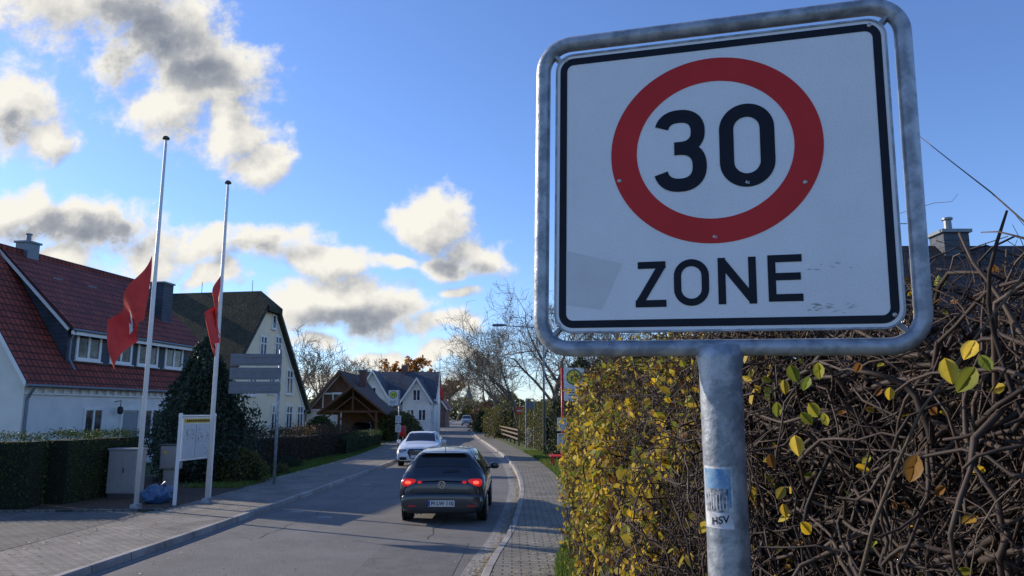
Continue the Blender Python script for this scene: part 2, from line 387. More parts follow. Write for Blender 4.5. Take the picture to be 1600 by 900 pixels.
ex, ez = (rr-rl)/2, (rt-rb)/2; rcx, rcz = (rl+rr)/2, (rt+rb)/2
def ell(k, n=96): return [(rcx+ex*k*cos(2*pi*i/n), rcz+ez*k*sin(2*pi*i/n)) for i in range(n)]
mb = MB(); band(mb, ell(1), ell(.742), 0, -.0012); mb.build('red_ring', 'red', sg)
def stroke(mb, pts, w, closed=False, y=-.0014):
    k = len(pts); L, Rr = [], []
    for i in range(k):
        p = V(pts[i])
        a = V(pts[i-1]) if (i > 0 or closed) else None
        b = V(pts[(i+1) % k]) if (i < k-1 or closed) else None
        d1 = (p-a).normalized() if a is not None else (b-p).normalized()
        d2 = (b-p).normalized() if b is not None else d1
        n1 = V((-d1.y, d1.x)); n2 = V((-d2.y, d2.x)); n = (n1+n2)
        n = n/max(n.length_squared*.5, .35)
        L.append(p+n*w/2); Rr.append(p-n*w/2)
    o = len(mb.v)
    for q in L: mb.v.append((q.x, y, q.y))
    for q in Rr: mb.v.append((q.x, y, q.y))
    for i in range(k if closed else k-1):
        j = (i+1) % k; mb.f.append((o+i, o+j, o+k+j, o+k+i))
def gbox(l, r, t, b_):
    return onsign(*l)[0], onsign(*r)[0], onsign(*b_)[1], onsign(*t)[1]
def arc(cx, cz, rx, rz, a0, a1, n=24, e=.86):
    out = []
    for i in range(n+1):
        a = radians(a0+(a1-a0)*i/n)
        out.append((cx+rx*math.copysign(abs(cos(a))**e, cos(a)), cz+rz*math.copysign(abs(sin(a))**e, sin(a))))
    return out
def glyph(ch, bx, s):
    x0, x1, z0, z1 = bx; h = s/2; x0 += h; x1 -= h; z0 += h; z1 -= h; mb = MB(); cx = (x0+x1)/2
    if ch == '3':
        Hc = z1-z0; r1 = Hc*.235; r2 = Hc*.265
        stroke(mb, arc(cx, z1-r1, (x1-x0)/2*.94, r1, 165, -90)+[(x0+(x1-x0)*.36, z0+2*r2)], s)
        stroke(mb, [(x0+(x1-x0)*.36, z0+2*r2)]+arc(cx, z0+r2, (x1-x0)/2, r2, 90, -165), s, y=-.0017)
    elif ch in '0O':
        r = (x1-x0)/2
        stroke(mb, arc(cx, z1-r, r, r, 0, 180, 24, 1)+arc(cx, z0+r, r, r, 180, 360, 24, 1), s, True)
    elif ch == 'Z':
        stroke(mb, [(x0-h*.3, z1), (x1+h*.9, z1)], s); stroke(mb, [(x0-h, z0), (x1+h, z0)], s)
        stroke(mb, [(x1, z1), (x0, z0)], s*1.1, y=-.0017)
    elif ch == 'N':
        stroke(mb, [(x0, z0-h), (x0, z1+h)], s); stroke(mb, [(x1, z0-h), (x1, z1+h)], s)
        stroke(mb, [(x0, z1), (x1, z0)], s*1.1, y=-.0017)
    elif ch == 'E':
        zm = (z0+z1)/2+.004
        stroke(mb, [(x0, z0-h), (x0, z1+h)], s)
        for z in (z0, zm, z1): stroke(mb, [(x0, z), (x1+h*(1 if z != zm else .6), z)], s, y=-.0017)
    return mb.build('numeral' if s > .03 else 'letter', 'black', sg)
glyph('3', gbox((1021, 237), (1104, 237), (1062, 172), (1062, 300)), .0385)
glyph('0', gbox((1124, 228), (1211, 228), (1167, 162), (1167, 292)), .0385)
glyph('Z', gbox((993, 445), (1041, 445), (1016, 409), (1016, 480)), .0198)
glyph('O', gbox((1053, 442), (1108, 442), (1080, 405), (1080, 478)), .0198)
glyph('N', gbox((1122, 440), (1182, 440), (1152, 402), (1152, 475)), .0198)
glyph('E', gbox((1200, 435), (1254, 435), (1227, 398), (1227, 471)), .0198)
for px, py in ((968, 283), (1258, 285), (885, 95), (1358, 40), (1398, 492), (873, 508)):
    x, z = onsign(px, py); mb = MB(); mb.lathe([(.0058, 0), (.0058, -.004), (.003, -.0055)], (x, 0, z), 12, 'y'); mb.build('bolt', 'bolt', sg, True)
for px, py, mm in ((1168, 285, 'plate'), (1117, 370, 'plate'), (1372, 500, 'black')):
    x, z = onsign(px, py); text('4c', .014, mm, sg, Matrix.Translation((x, -.0024, z)) @ FRONT, 'maker_mark')
mb = MB(); q = [onsign(*p) for p in ((884, 392), (972, 412), (940, 484), (880, 476))]
mb.add([(a, -.0006, b_) for a, b_ in q], [(0, 1, 2, 3)]); mb.build('sticker_residue', 'stain', sg)
for j in range(26):
    px = R.uniform(1262, 1335); py = R.choice((410, 420, 486, 482, 478))+R.uniform(-4, 4); x, z = onsign(px, py); mb = MB()
    a = R.uniform(-.5, .3); l = R.uniform(.004, .015); w = R.uniform(.0008, .0026)
    mb.add([(x-l*cos(a), -.0007, z-l*sin(a)), (x, -.0007, z-w), (x+l*cos(a), -.0007, z+l*sin(a)), (x, -.0007, z+w)], [(0, 1, 2, 3)]); mb.build('scratch', 'scuff', sg)
FW, FH = W+.09, H+.09
mb = MB(); mb.ring([(p[0], .018, p[1]) for p in rrect(FW, FH, .085, 10)], .0225, 14); mb.build('tube_frame', 'galv', sg, True)
for sx in (-1, 1):
    for sz in (-1, 1):
        mb = MB(); mb.bar((sx*(W/2-.05), .03, sz*(H/2-.05)), (sx*(FW/2-.02), .02, sz*(FH/2-.02)), .032, .012); mb.build('corner_bracket', 'galv', sg, bevel=.003)
bx, bz = onsign(1124, 552)
pl = SMI @ V((SO.x-.005, SO.y+.02, .1))
mb = MB(); top = V((bx, .02, -FH/2+.005))
mb.tube([(top.x+(pl.x-top.x)*t, .02+(pl.y-.02)*t, top.z+(pl.z-top.z)*t) for t in (0, .015, .03, .2, 1)], [.058, .0605, .056, .054, .054], 24); mb.build('pole', 'galv', sg, True)
pt0 = P(1121, 729, 1.95); pt1 = P(1123, 826, 1.95)
z1s = (SMI @ pt0).z; z0s = (SMI @ pt1).z
def polexy(z):
    t = (top.z-z)/(top.z-pl.z); return top.x+(pl.x-top.x)*t, .02+(pl.y-.02)*t
def cyl(mb, zlo, zhi, a0, a1, r=.0552, n=12):
    o = len(mb.v)
    for z in (zlo, zhi):
        cx, cy = polexy(z)
        for i in range(n+1):
            a = radians(a0+(a1-a0)*i/n); mb.v.append((cx+r*sin(a), cy-r*cos(a), z))
    for i in range(n): mb.f.append((o+i, o+i+1, o+n+2+i, o+n+1+i))
hh = z1s-z0s
M['stk'] = mat('blue_sticker', (.04, .19, .42), (.30, .42, .50), 28, .5)
M['stkg'] = mat('grey_sticker_print', (.03, .04, .06), (.34, .37, .40), 60, .5, lo=.42, hi=.55)
M['stkw'] = mat('worn_sticker_paper', (.62, .64, .66), (.36, .38, .41), 35, .6, lo=.45, hi=.62)
stk = MB(); cyl(stk, z0s, z1s, -70, 18); so = stk.build('sticker', 'stkw', sg, True)
a_ = MB(); cyl(a_, z0s+hh*.34, z1s-hh*.04, -66, 14, .0556); a_.build('sticker_print', 'stk', so, True)
a_ = MB(); cyl(a_, z0s+hh*.26, z0s+hh*.64, -62, 6, .0559); a_.build('sticker_photo', 'stkg', so, True)
a_ = MB()
for i in range(8): cyl(a_, z0s+hh*.30, z0s+hh*(.50+.03*(i % 3)), -60+i*8.5, -57.5+i*8.5, .0562, 2)
a_.build('sticker_photo_bars', 'stkw', so)
def wraptext(body, size, m, zc, deg0, tilt):
    o = text(body, size, m, so, Matrix.Identity(4), 'lettering', 0, .0004)
    for v in o.data.vertices:
        z = zc+v.co.y+v.co.x*tilt; a = radians(deg0)+v.co.x/.0552; cx, cy = polexy(z); r = .0565
        v.co = (cx+r*sin(a), cy-r*cos(a), z)
wraptext('HSV', .026, 'black', z0s+hh*.13, -18, .20)

# ------------------------------------------------------------------ near hedge on the right
rh = random.Random(3)
def facex(y, z):
    b = 1.20 if y < 2.2 else (1.20-(y-2.2)*.12 if y < 4.2 else .96-(y-4.2)*.006)
    w = min(1, max(0, (y-3)/2))
    return b+.10*noise.noise(V((0, y*1.1, z*1.3)))+w*(.22*noise.noise(V((5, y*.8, z*1.1)))+.18*noise.noise(V((5, y*2.4, z*2.6)))+.06*noise.noise(V((2, y*6, z*6))))+(.10+.26*w)*max(0, z-1.9)+.05*abs(z-1.3)
def htop(y):
    return (2.70+.04*(y-1.5)) if y < 4 else 2.80+.04*(y-4)+.30*noise.noise(V((y*1.3, 0, 9)))
hn = thing('bare_twig_hedge', 'near tangled brown hedge of bare twigs behind the 30 zone sign pole', 'hedge', (1.8, 2.4, 0))
hy = thing('yellow_leaved_hedge', 'hedge with yellow autumn leaves bulging over the right pavement', 'hedge', (1.6, 8, 0))
def loc(mb, root):
    l = root.location; mb.v = [(x-l[0], y-l[1], z-l[2]) for x, y, z in mb.v]; return mb
def bad(pts, lim=.10):
    for p in pts:
        if p[2] < .05 or p[0] < .70: return True
        if p[1] < 4.2:
            if p[0] < facex(max(p[1], .8), p[2])-.22: return True
            if p[2] > htop(max(p[1], .8))+lim: return True
        if p[1] < 2.3:
            u, v = proj(p)
            if u < 1482 and v < 565: return True
    return False
def twig(mb, p, L, r, n, k=6, bias=None, lim=.10, wig=.38):
    for _ in range(5):
        q = p.copy(); d = V((rh.gauss(0, .6), rh.gauss(0, 1), rh.gauss(0, .8)))
        if bias: d += V(bias)
        d.normalize(); pts = [q]
        for i in range(k):
            d = (d+V((rh.gauss(0, wig), rh.gauss(0, wig), rh.gauss(0, wig)))).normalized()
            q = q+d*(L/k); pts.append(q)
        if not bad(pts, lim): break
    else: return
    mb.tube(pts, [r*(1-.6*i/k)*rh.uniform(.8, 1.2) for i in range(k+1)], n, cap=False)
th, tw = MB(), MB(); blf = MB()
for i in range(3400):
    y = .8+3.6*rh.random()**.9; z = rh.uniform(.30, 1.0)*htop(y)+rh.gauss(0, .03); x = facex(y, z)+abs(rh.gauss(0, .24))
    r = rh.choice((.0018, .0025, .0035, .0045, .0055)); twig(tw, V((x, y, z)), rh.uniform(.25, .6), r, 4 if r > .0035 else 3, 6)
for i in range(900):
    y = .8+3.5*rh.random(); z = rh.uniform(.28, .93)*htop(y); x = facex(y, z)+rh.uniform(.0, .22)
    twig(th, V((x, y, z)), rh.uniform(.4, .95), rh.uniform(.006, .0125), 6, 9, wig=.30)
for i in range(80):
    y = .9+3.3*rh.random(); x = facex(y, 1)+rh.uniform(.1, .4); twig(th, V((x, y, .1)), 2.2, rh.uniform(.010, .018), 6, 10, (0, 0, 4), .0)
for i in range(420):
    y = .9+3.3*rh.random(); z = htop(y)-.14; x = facex(y, z)+rh.uniform(0, .7); twig(tw, V((x, y, z)), rh.uniform(.12, .28), .0020, 3, 5, (0, 0, 1.0), .13)
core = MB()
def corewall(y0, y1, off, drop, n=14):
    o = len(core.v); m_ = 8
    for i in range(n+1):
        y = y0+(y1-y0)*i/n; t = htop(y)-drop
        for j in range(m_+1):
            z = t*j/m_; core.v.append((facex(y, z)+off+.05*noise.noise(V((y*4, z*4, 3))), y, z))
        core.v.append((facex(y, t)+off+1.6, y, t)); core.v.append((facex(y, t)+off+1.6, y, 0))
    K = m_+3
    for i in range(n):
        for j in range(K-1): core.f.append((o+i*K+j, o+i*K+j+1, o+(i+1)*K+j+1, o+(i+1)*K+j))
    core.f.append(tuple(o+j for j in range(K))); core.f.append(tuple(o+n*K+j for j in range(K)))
corewall(.5, 4.1, .46, .22); loc(core, hn).build('inner_shade_core', 'core', hn)  # solid core wall, not branches; interior shade put into its dark colour
loc(tw, hn).build('twigs', 'twig', hn, True); loc(th, hn).build('branches', 'branch', hn, True)
lv = MB(); lv2 = MB()
for px, py, Y, s_, mbx in ((1515, 548, 1.55, .05, lv2), (1482, 580, 1.5, .055, lv2), (1510, 594, 1.5, .062, lv), (1540, 568, 1.55, .04, lv), (1428, 732, 1.6, .062, blf), (1245, 697, 2.1, .06, lv2), (1240, 583, 2.3, .06, lv), (1280, 580, 2.3, .055, lv), (1215, 640, 2.4, .05, lv), (1270, 640, 2.3, .06, lv), (1220, 770, 2.3, .045, blf), (1258, 825, 2.2, .05, lv2), (1205, 720, 2.5, .05, blf), (1390, 615, 1.9, .035, lv2), (1225, 798, 2.3, .04, lv2), (1290, 655, 2.2, .04, lv), (1260, 600, 2.35, .05, lv), (1225, 605, 2.4, .05, lv2), (1340, 575, 2.1, .035, blf), (1260, 655, 2.3, .05, lv)):
    p = P(px, py, Y); mbx.bigleaf(p, s_, V((rh.gauss(0, .5), rh.gauss(0, .3), -1)), V((rh.gauss(-.5, .3), -1, rh.gauss(.3, .3))))
for i in range(260):
    y = 1.2+3.2*rh.random()**.6; z = rh.uniform(.4, .98)*htop(y); x = facex(y, z)+rh.uniform(-.05, .15)
    if bad([(x-.03, y, z)]): continue
    rh.choice((lv, lv2, blf, blf)).bigleaf(V((x, y, z)), rh.uniform(.03, .055), V((rh.gauss(0, 1), rh.gauss(0, 1), -.6)), V((-1, rh.gauss(-.5, .6), rh.gauss(.2, .6))))
loc(lv, hn).build('green_leaves', 'lf_mix', hn, True); loc(lv2, hn).build('yellow_leaves', 'lf_yel', hn, True); loc(blf, hn).build('brown_leaves', 'lf_brown', hn, True)
sh = MB()
def shoot(pts, r0): sh.tube([P(*q) for q in pts], [r0*(1-.6*i/(len(pts)-1)) for i in range(len(pts))], 5)
shoot([(1660, 395, 1.45), (1600, 346, 1.5), (1548, 300, 1.6), (1490, 255, 1.75), (1437, 213, 1.9)], .0024)
shoot([(1625, 384, 1.5), (1600, 372, 1.5), (1560, 362, 1.55), (1533, 363, 1.6)], .003)
shoot([(1360, 480, 2.6), (1400, 335, 2.4), (1460, 317, 2.3), (1487, 315, 2.25), (1497, 303, 2.2)], .0014)
shoot([(1345, 900, 2.0), (1365, 820, 1.95), (1400, 730, 1.9), (1440, 640, 1.8), (1530, 520, 1.7), (1600, 430, 1.6)], .006)
loc(sh, hn).build('long_shoots', 'bark', hn, True)
tw = MB(); ylf = MB(); blf = MB(); olf = MB()
for i in range(7500):
    y = 3.4+8.1*rh.random()**1.3; z = rh.uniform(.02, 1.0)*htop(y); x = facex(y, z)+rh.gauss(.01, .10)
    twig(tw, V((x, y, z)), rh.uniform(.25, .6), rh.choice((.003, .004, .005, .007)), 3, 5)
for i in range(700):
    y = 3.6+7.9*rh.random(); x = facex(y, 2.8)+rh.uniform(-.05, .9); twig(tw, V((x, y, htop(y)-.15)), rh.uniform(.2, .5), .003, 3, 4, (0, 0, 1.5))
for i in range(27000):
    y = 3.1+8.6*rh.random(); z = (rh.random()**.8)*(htop(y)+.14); x = facex(y, z)+rh.gauss(-.02, .12)
    if z > htop(y)-.2: x += rh.uniform(0, .9)
    cl = noise.noise(V((y*1.1, z*1.5, 7)))+.9*noise.noise(V((y*3.2, z*3.4, 2)))
    if cl < .06 and rh.random() < (.94 if y < 8 else .80): continue
    if y < 6.4 and rh.random() > ((y-2.9)/3.4)**1.2+.05: continue
    if z < 1.0 and rh.random() < .4: continue
    t = rh.random()+noise.noise(V((y*.9, z*.9, 1)))*.8
    if x < .68: continue
    (ylf if t > .40 else (olf if t > .08 else blf)).oval(V((x, y, z)), rh.uniform(.04, .095), rh)
for i in range(2200):
    z = rh.random()*3.0; x = facex(11.5, z)+rh.uniform(0, 1.4); rh.choice((ylf, olf, ylf, blf)).oval(V((x, 11.7+rh.gauss(0, .15), z)), .07, rh)
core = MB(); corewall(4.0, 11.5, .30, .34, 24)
loc(core, hy).build('inner_shade_core', 'core', hy); loc(tw, hy).build('twigs', 'twig', hy, True)  # core is a closed dark wall, shade behind the leaves given as colour
loc(ylf, hy).build('yellow_leaves', 'lf_yel', hy); loc(olf, hy).build('green_leaves', 'lf_mix', hy); loc(blf, hy).build('brown_leaves', 'lf_brown', hy)

# ------------------------------------------------------------------ vegetation builders
def bush(name, label, cat, loc_, rx, ry, h, n, size, lm, shape='round', seed=1, group=None, z0=.1, lump=.22, rz=0, core_='coreg'):
    r_ = random.Random(seed); root = thing(name, label, cat, (loc_[0], loc_[1], z0), rz, group)
    def prof(t):
        if shape == 'cone': return max(.02, (1-t)**.75)*(.75+.25*min(1, t*8))
        if shape == 'column': return (1-max(0, (t-.6)/.4)**2)*.98+.02
        return sqrt(max(0.0, 1-max(0, (t-.25)/.75)**2))
    def rad(t, a): return prof(t)*(1+lump*2*noise.noise(V((cos(a)*1.6+seed, sin(a)*1.6, t*h*.9)))+lump*noise.noise(V((cos(a)*4, sin(a)*4+seed, t*h*2.5))))
    mb = MB()
    for i in range(n):
        t = r_.random()**.9; a = r_.uniform(0, 2*pi); q = rad(t, a)*r_.uniform(.8, 1.08)
        mb.leaf(V((rx*q*cos(a), ry*q*sin(a), t*h+r_.gauss(0, size*.6))), size*r_.uniform(.6, 1.3), r_, .6)
    mb.build('foliage', lm, root)
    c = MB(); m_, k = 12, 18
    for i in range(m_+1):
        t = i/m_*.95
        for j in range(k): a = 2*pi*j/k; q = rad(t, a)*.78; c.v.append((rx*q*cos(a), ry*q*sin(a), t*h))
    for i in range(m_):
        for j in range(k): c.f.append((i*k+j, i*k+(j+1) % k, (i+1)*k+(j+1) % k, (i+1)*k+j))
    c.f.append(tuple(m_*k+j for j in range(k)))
    c.build('dark_shade_core', core_, root, True)  # closed hull in place of branches, its dark colour paints the inner shade
    s = MB(); s.tube([(0, 0, -.1), (0, 0, h*.5)], [.06+h*.01, .04], 6); s.build('stem', 'bark', root)
    return root
def hedge(name, label, a, b_, w, h, n, size, lm, seed=1, group=None, z0=.1, core_='coreg', jit=.05, lump=.06):
    r_ = random.Random(seed); a = V(a); b_ = V(b_); d = b_-a; L = d.length; root = thing(name, label, 'hedge', (a.x, a.y, z0), atan2(d.y, d.x), group)
    mb = MB()
    for i in range(n):
        x = r_.uniform(0, L); f = r_.random(); tot = 2*h+w
        u = f*tot
        if u < h: y, z = -w/2, u
        elif u < h+w: y, z = u-h-w/2, h
        else: y, z = w/2, tot-u
        wob = lump*noise.noise(V((x*1.2, z*1.5, seed)))+lump*.5*noise.noise(V((x*4, y*4, z*4)))
        if r_.random() < .06: x = r_.choice((0, L)); y = r_.uniform(-w/2, w/2); z = r_.uniform(0, h)
        mb.leaf(V((x+r_.gauss(0, jit*.5), y+r_.gauss(0, jit)+(wob if y > 0 else -wob)*(1 if z < h else 0), z+r_.gauss(0, jit)+(wob*1.2 if z >= h else 0))), size*r_.uniform(.6, 1.3), r_, .6)
    mb.build('foliage', lm, root)
    c = MB(); c.box((L/2, 0, h/2-.03-lump*.5), (L-.06, w-.1, h-.08-lump)); c.build('dark_shade_core', core_, root)  # plain box filling the hedge, inner shade painted as its dark colour
    return root
def tree(name, label, pos, h, seed, spread=.55, depth=5, r0=None, bark='bark2', lm=None, nl=0, lsize=.3, kids=(3, 4), first=.28, group=None, minr=.012, cat='tree'):
    r_ = random.Random(seed); root = thing(name, label, cat, (pos[0], pos[1], .08), 0, group); tk, cw, lf = MB(), MB(), MB()
    def grow(p, d, L, r, lv):
        k = 4 if lv < 2 else 3; pts = [p]
        for i in range(k):
            d = (d+V((r_.gauss(0, .13), r_.gauss(0, .13), r_.gauss(.03, .1)))).normalized(); p = p+d*(L/k); pts.append(p)
        r1 = max(minr*.7, r*.55)
        (tk if lv < 2 else cw).tube(pts, [r+(r1-r)*i/k for i in range(k+1)], 8 if lv == 0 else (5 if lv < 2 else 3), cap=False)
        if lv >= depth:
            if nl:
                for _ in range(nl): lf.leaf(pts[r_.randrange(1, len(pts))]+V((r_.gauss(0, .15), r_.gauss(0, .15), r_.gauss(0, .15))), lsize*r_.uniform(.6, 1.3), r_, .7)
            return
        nk = r_.randint(*kids)+(2 if lv == 0 else 0)
        for j in range(nk):
            f0 = first*1.6 if lv == 0 else .3; f = f0+(1-f0)*(j+1)/nk
            i = min(k-1, int(f*k*.999)); q = pts[i].lerp(pts[i+1], min(1, f*k-i))
            ax = d.cross(V((r_.gauss(0, 1), r_.gauss(0, 1), r_.gauss(0, 1)))).normalized()
            nd = (Matrix.Rotation(r_.uniform(.5, 1.1)*spread*1.5, 3, ax) @ d+V((0, 0, .12))).normalized()
            grow(q, nd, L*r_.uniform(.58, .78), max(minr, r1*r_.uniform(.6, .9)), lv+1)
    grow(V((0, 0, 0)), V((0, 0, 1)), h*.42, r0 or h*.022, 0)
    tk.build('trunk', bark, root, True); cw.build('crown', bark, root, True)
    if nl: lf.build('leaves', lm, root)
    return root

# ------------------------------------------------------------------ left side street things
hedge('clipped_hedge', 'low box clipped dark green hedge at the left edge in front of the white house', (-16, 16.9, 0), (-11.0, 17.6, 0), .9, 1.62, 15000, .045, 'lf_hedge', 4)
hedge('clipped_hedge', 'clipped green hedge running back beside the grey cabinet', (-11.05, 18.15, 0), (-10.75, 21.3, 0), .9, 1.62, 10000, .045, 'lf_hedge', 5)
CAST = ["#..#.#..#", "#..###..#", "##.###.##", "#########", "#########", "#########", "###...###", "###...###"]
def flag_pole(label, base, h, corners, seed, flabel):
    root = thing('flagpole', label, 'flagpole', (base.x, base.y, .1), 0)
    mb = MB(); mb.tube([(0, 0, 0), (0, 0, h*.5), (0, 0, h)], [.055, .045, .028], 16); mb.build('pole', 'whitepaint', root, True)
    mb = MB(); mb.lathe([(.02, 0), (.08, .02), (.09, .05), (.055, .09), (.01, .11)], (0, 0, h), 14); mb.build('pole_cap', 'boxd', root, True)
    mb = MB(); mb.tube([(.065, -.03, .8), (.07, -.03, h*.5), (.045, -.02, h-.1)], .005, 4); mb.build('halyard', 'whitepaint', root)
    mb = MB(); mb.box((0, 0, .06), (.16, .22, .12)); mb.build('base_bracket', 'galv', root)
    A, B, Cc, D = [P(px, py, base.y-.05) for px, py in corners]
    fl = thing('flag', flabel, 'flag', (base.x, base.y, A.z)); o = V(fl.location)
    def S(s, t):
        tt = A.lerp(Cc, s); bb = B.lerp(D, s); p = tt.lerp(bb, t)
        p = p+V((.05*sin(7*s+3*t+seed), .22*sin(9*s+2.5*t+seed)*(.15+s), -.12*sin(pi*s)*(1-t)+.10*sin(pi*s)*t+.05*sin(s*12)*t)); return p-o
    mb = MB(); n = 28
    for i in range(n+1):
        for j in range(n+1): mb.v.append(tuple(S(i/n, j/n)))
    for i in range(n):
        for j in range(n): mb.f.append((i*(n+1)+j, i*(n+1)+j+1, (i+1)*(n+1)+j+1, (i+1)*(n+1)+j))
    mb.build('cloth', 'flag', fl, True)
    mb = MB()
    for r in range(8):
        for c in range(9):
            if CAST[r][c] == '#':
                s0 = .40+.03*c; t0 = .46+.03*r; q = [S(s0+a, t0+b_)+V((-.01, -.018, 0)) for a, b_ in ((0, 0), (.032, 0), (.032, .032), (0, .032))]
                mb.add(q, [(0, 1, 2, 3)])
    mb.build('white_castle_emblem', 'flagw', fl)
b1 = G(212, 796, .1); b2 = G(323, 786, .1)
flag_pole('tall white flagpole nearer the clipped hedge, taller of the two', b1, 8.75, ((234, 398), (228, 500), (170, 500), (184, 578)), 1.0, 'red flag hanging at half mast on the taller left flagpole')
flag_pole('white flagpole rising behind the notice board', b2, 8.0, ((344, 425), (341, 520), (325, 490), (338, 562)), 2.2, 'narrow limp red flag on the flagpole behind the notice board')
nb = thing('notice_board', 'white framed notice board with yellow heading on two posts beside the pavement', 'notice board', (-7.9, 17.9, .1), 0)
Lb = 1.42; dx = .24
for t in (0, 1):
    mb = MB(); mb.box((dx*t, Lb*t, 1.07), (.07, .07, 2.14)); mb.build('post', 'whitepaint', nb, bevel=.01)
ang = atan2(Lb, dx)
def nbbox(mb, u0, u1, z0, z1, off, th_):
    m_ = Matrix.Translation((dx*(u0+u1)/2+off*sin(ang), Lb*(u0+u1)/2-off*cos(ang), (z0+z1)/2)) @ Matrix.Rotation(ang, 4, 'Z')
    mb.box(None, ((u1-u0)*sqrt(Lb*Lb+dx*dx), th_, z1-z0), mtx=m_)
mb = MB(); nbbox(mb, .04, .96, 1.02, 2.05, .0, .05); mb.build('case', 'whitepaint', nb, bevel=.006)
mb = MB(); nbbox(mb, .08, .92, 1.07, 1.88, .032, .012); mb.build('board', 'boardbg', nb)
mb = MB(); nbbox(mb, .08, .92, 1.91, 2.01, .034, .012); mb.build('heading', 'yellow', nb)
mb = MB()
for i in range(14): nbbox(mb, .14+i*.052, .14+i*.052+.036, 1.935, 1.985, .042, .002)
mb.build('heading_lettering', 'black', nb)
for u, z, w, hh_ in ((.14, 1.50, .24, .30), (.46, 1.45, .18, .36), (.70, 1.42, .18, .34), (.70, 1.14, .18, .2)):
    mb = MB(); nbbox(mb, u, u+w, z, z+hh_*.85, .041, .003); mb.build('paper_notice', 'paper', nb)
mb = MB(); nbbox(mb, .0, 1.0, 2.06, 2.10, .0, .12); mb.build('cover_strip', 'whitepaint', nb)
mb = MB(); nbbox(mb, .42, .425, 1.07, 1.88, .040, .004); mb.build('door_joint', 'boxd', nb)
cb = thing('utility_cabinet', 'large light grey utility cabinet next to the clipped hedge', 'cabinet', (-9.95, 19.6, .1), radians(-6))
mb = MB(); mb.box((0, 0, .66), (.78, .4, 1.08)); mb.build('body', 'box', cb, bevel=.012)
mb = MB(); mb.box((0, 0, .06), (.7, .36, .12)); mb.build('plinth', 'boxd', cb)
mb = MB(); mb.box((0, 0, 1.225), (.84, .46, .05)); mb.build('lid', 'box', cb, bevel=.015)
for s in (-1, 1): mb = MB(); mb.box((s*.19, -.206, .66), (.36, .012, 1.0)); mb.build('door', 'box', cb, bevel=.004)
mb = MB(); mb.box((.05, -.22, .7), (.025, .02, .12)); mb.build('handle', 'boxd', cb)
cb = thing('meter_box', 'small grey meter box on a short pedestal behind the notice board', 'cabinet', tuple(G(264, 770, .1)), radians(-5))
mb = MB(); mb.box((0, 0, .95), (.5, .3, .62)); mb.build('body', 'box', cb, bevel=.012)
mb = MB(); mb.box((0, 0, .32), (.3, .2, .64)); mb.build('pedestal', 'box', cb)
mb = MB(); mb.box((0, 0, 1.28), (.56, .36, .04)); mb.build('lid', 'boxd', cb, bevel=.01)
mb = MB(); mb.box((0, -.156, .95), (.42, .012, .54)); mb.build('door', 'box', cb, bevel=.004)
mb = MB(); mb.box((-.1, -.166, 1.08), (.1, .006, .07)); mb.build('sticker', 'yellow', cb)
bg = thing('blue_bag', 'crumpled blue plastic bag lying on the flower bed', 'bag', tuple(G(246, 787, .1)), .3)
mb = MB(); mb.sup((0, 0, .19), (.36, .25, .2), .9, 28, 18)
mb.v = [tuple(V(v)*(1+.35*noise.noise(V(v)*6)+.15*noise.noise(V(v)*15))) for v in mb.v]; mb.build('sack', 'bluebag', bg, False)
mb = MB(); mb.tube([(.05, 0, .36), (.08, 0, .44), (.14, .02, .46)], [.07, .03, .07], 8); mb.build('knot', 'bluebag', bg)
q = G(428, 757, .1); ds = thing('direction_sign', 'stack of three grey direction panels seen from behind on a tall pole', 'road sign', tuple(q), radians(3))
mb = MB(); mb.tube([(0, 0, 0), (0, 0, 4.1)], .045, 12); mb.build('pole', 'galv', ds, True)
for k in range(3):
    z = 3.78-k*.43
    mb = MB(); mb.prism([(-1.5, z-.18), (.0, z-.18), (.06, z-.1), (.06, z+.1), (.0, z+.18), (-1.5, z+.18)], -.09, -.06); pa = mb.build('direction_panel', 'galv2', ds, bevel=.004)
    mb = MB(); mb.box((-.75, -.10, z+.10), (1.45, .03, .03)); mb.box((-.75, -.10, z-.10), (1.45, .03, .03)); mb.build('stiffener', 'lead', pa)
bush('spruce_tree', 'dark blue-green conifer behind the notice board', 'tree', (-10.2, 24.6), 2.05, 1.7, 4.5, 17000, .12, 'lf_spruce', 'cone', 3, lump=.30)
bush('shrub', 'small dark shrub at the foot of the conifer by the direction sign', 'shrub', (-8.6, 24.0), .8, .6, 1.0, 2500, .09, 'lf_olive', 'round', 8)
hedge('reddish_hedge', 'long low reddish brown hedge behind the left lawn strip', (-10.6, 27.5, 0), (-9.3, 42, 0), 1.1, 1.35, 13000, .085, 'lf_red', 6, core_='core', jit=.12, lump=.2)
bush('shrub', 'brownish loose shrub between the conifer and the reddish hedge', 'shrub', (-10.4, 27.2), 1.1, 1.0, 2.1, 4000, .09, 'lf_red', 'round', 9, core_='core')
hedge('low_hedge', 'low green hedge along the left pavement beyond the lawn', (-8.9, 39, 0), (-9.4, 52, 0), .8, .95, 6000, .09, 'lf_hedge', 7, lump=.12)
bush('round_shrub', 'round clipped green shrub in front of the timber carport', 'shrub', (-12.0, 47), 1.1, 1.0, 1.9, 3000, .11, 'lf_hedge', 'round', 10)
bush('shrub', 'low juniper spreading on the left lawn', 'shrub', (-8.9, 30), .5, .8, .4, 1800, .06, 'lf_dark', 'round', 12)
bush('shrub', 'low spreading shrub on the left lawn near the direction sign pole', 'shrub', (-8.3, 26.8), .4, .7, .35, 1500, .06, 'lf_olive', 'round', 13)
bush('bushy_shrub', 'olive bushy shrub behind the bus stop on the left', 'shrub', (-9.2, 60), 1.6, 2.4, 2.2, 3500, .16, 'lf_olive', 'round', 14)
bush('bushy_shrub', 'dark rounded shrub farther along the left pavement', 'shrub', (-10.4, 72), 1.5, 3.0, 2.0, 3000, .18, 'lf_dark', 'round', 15)
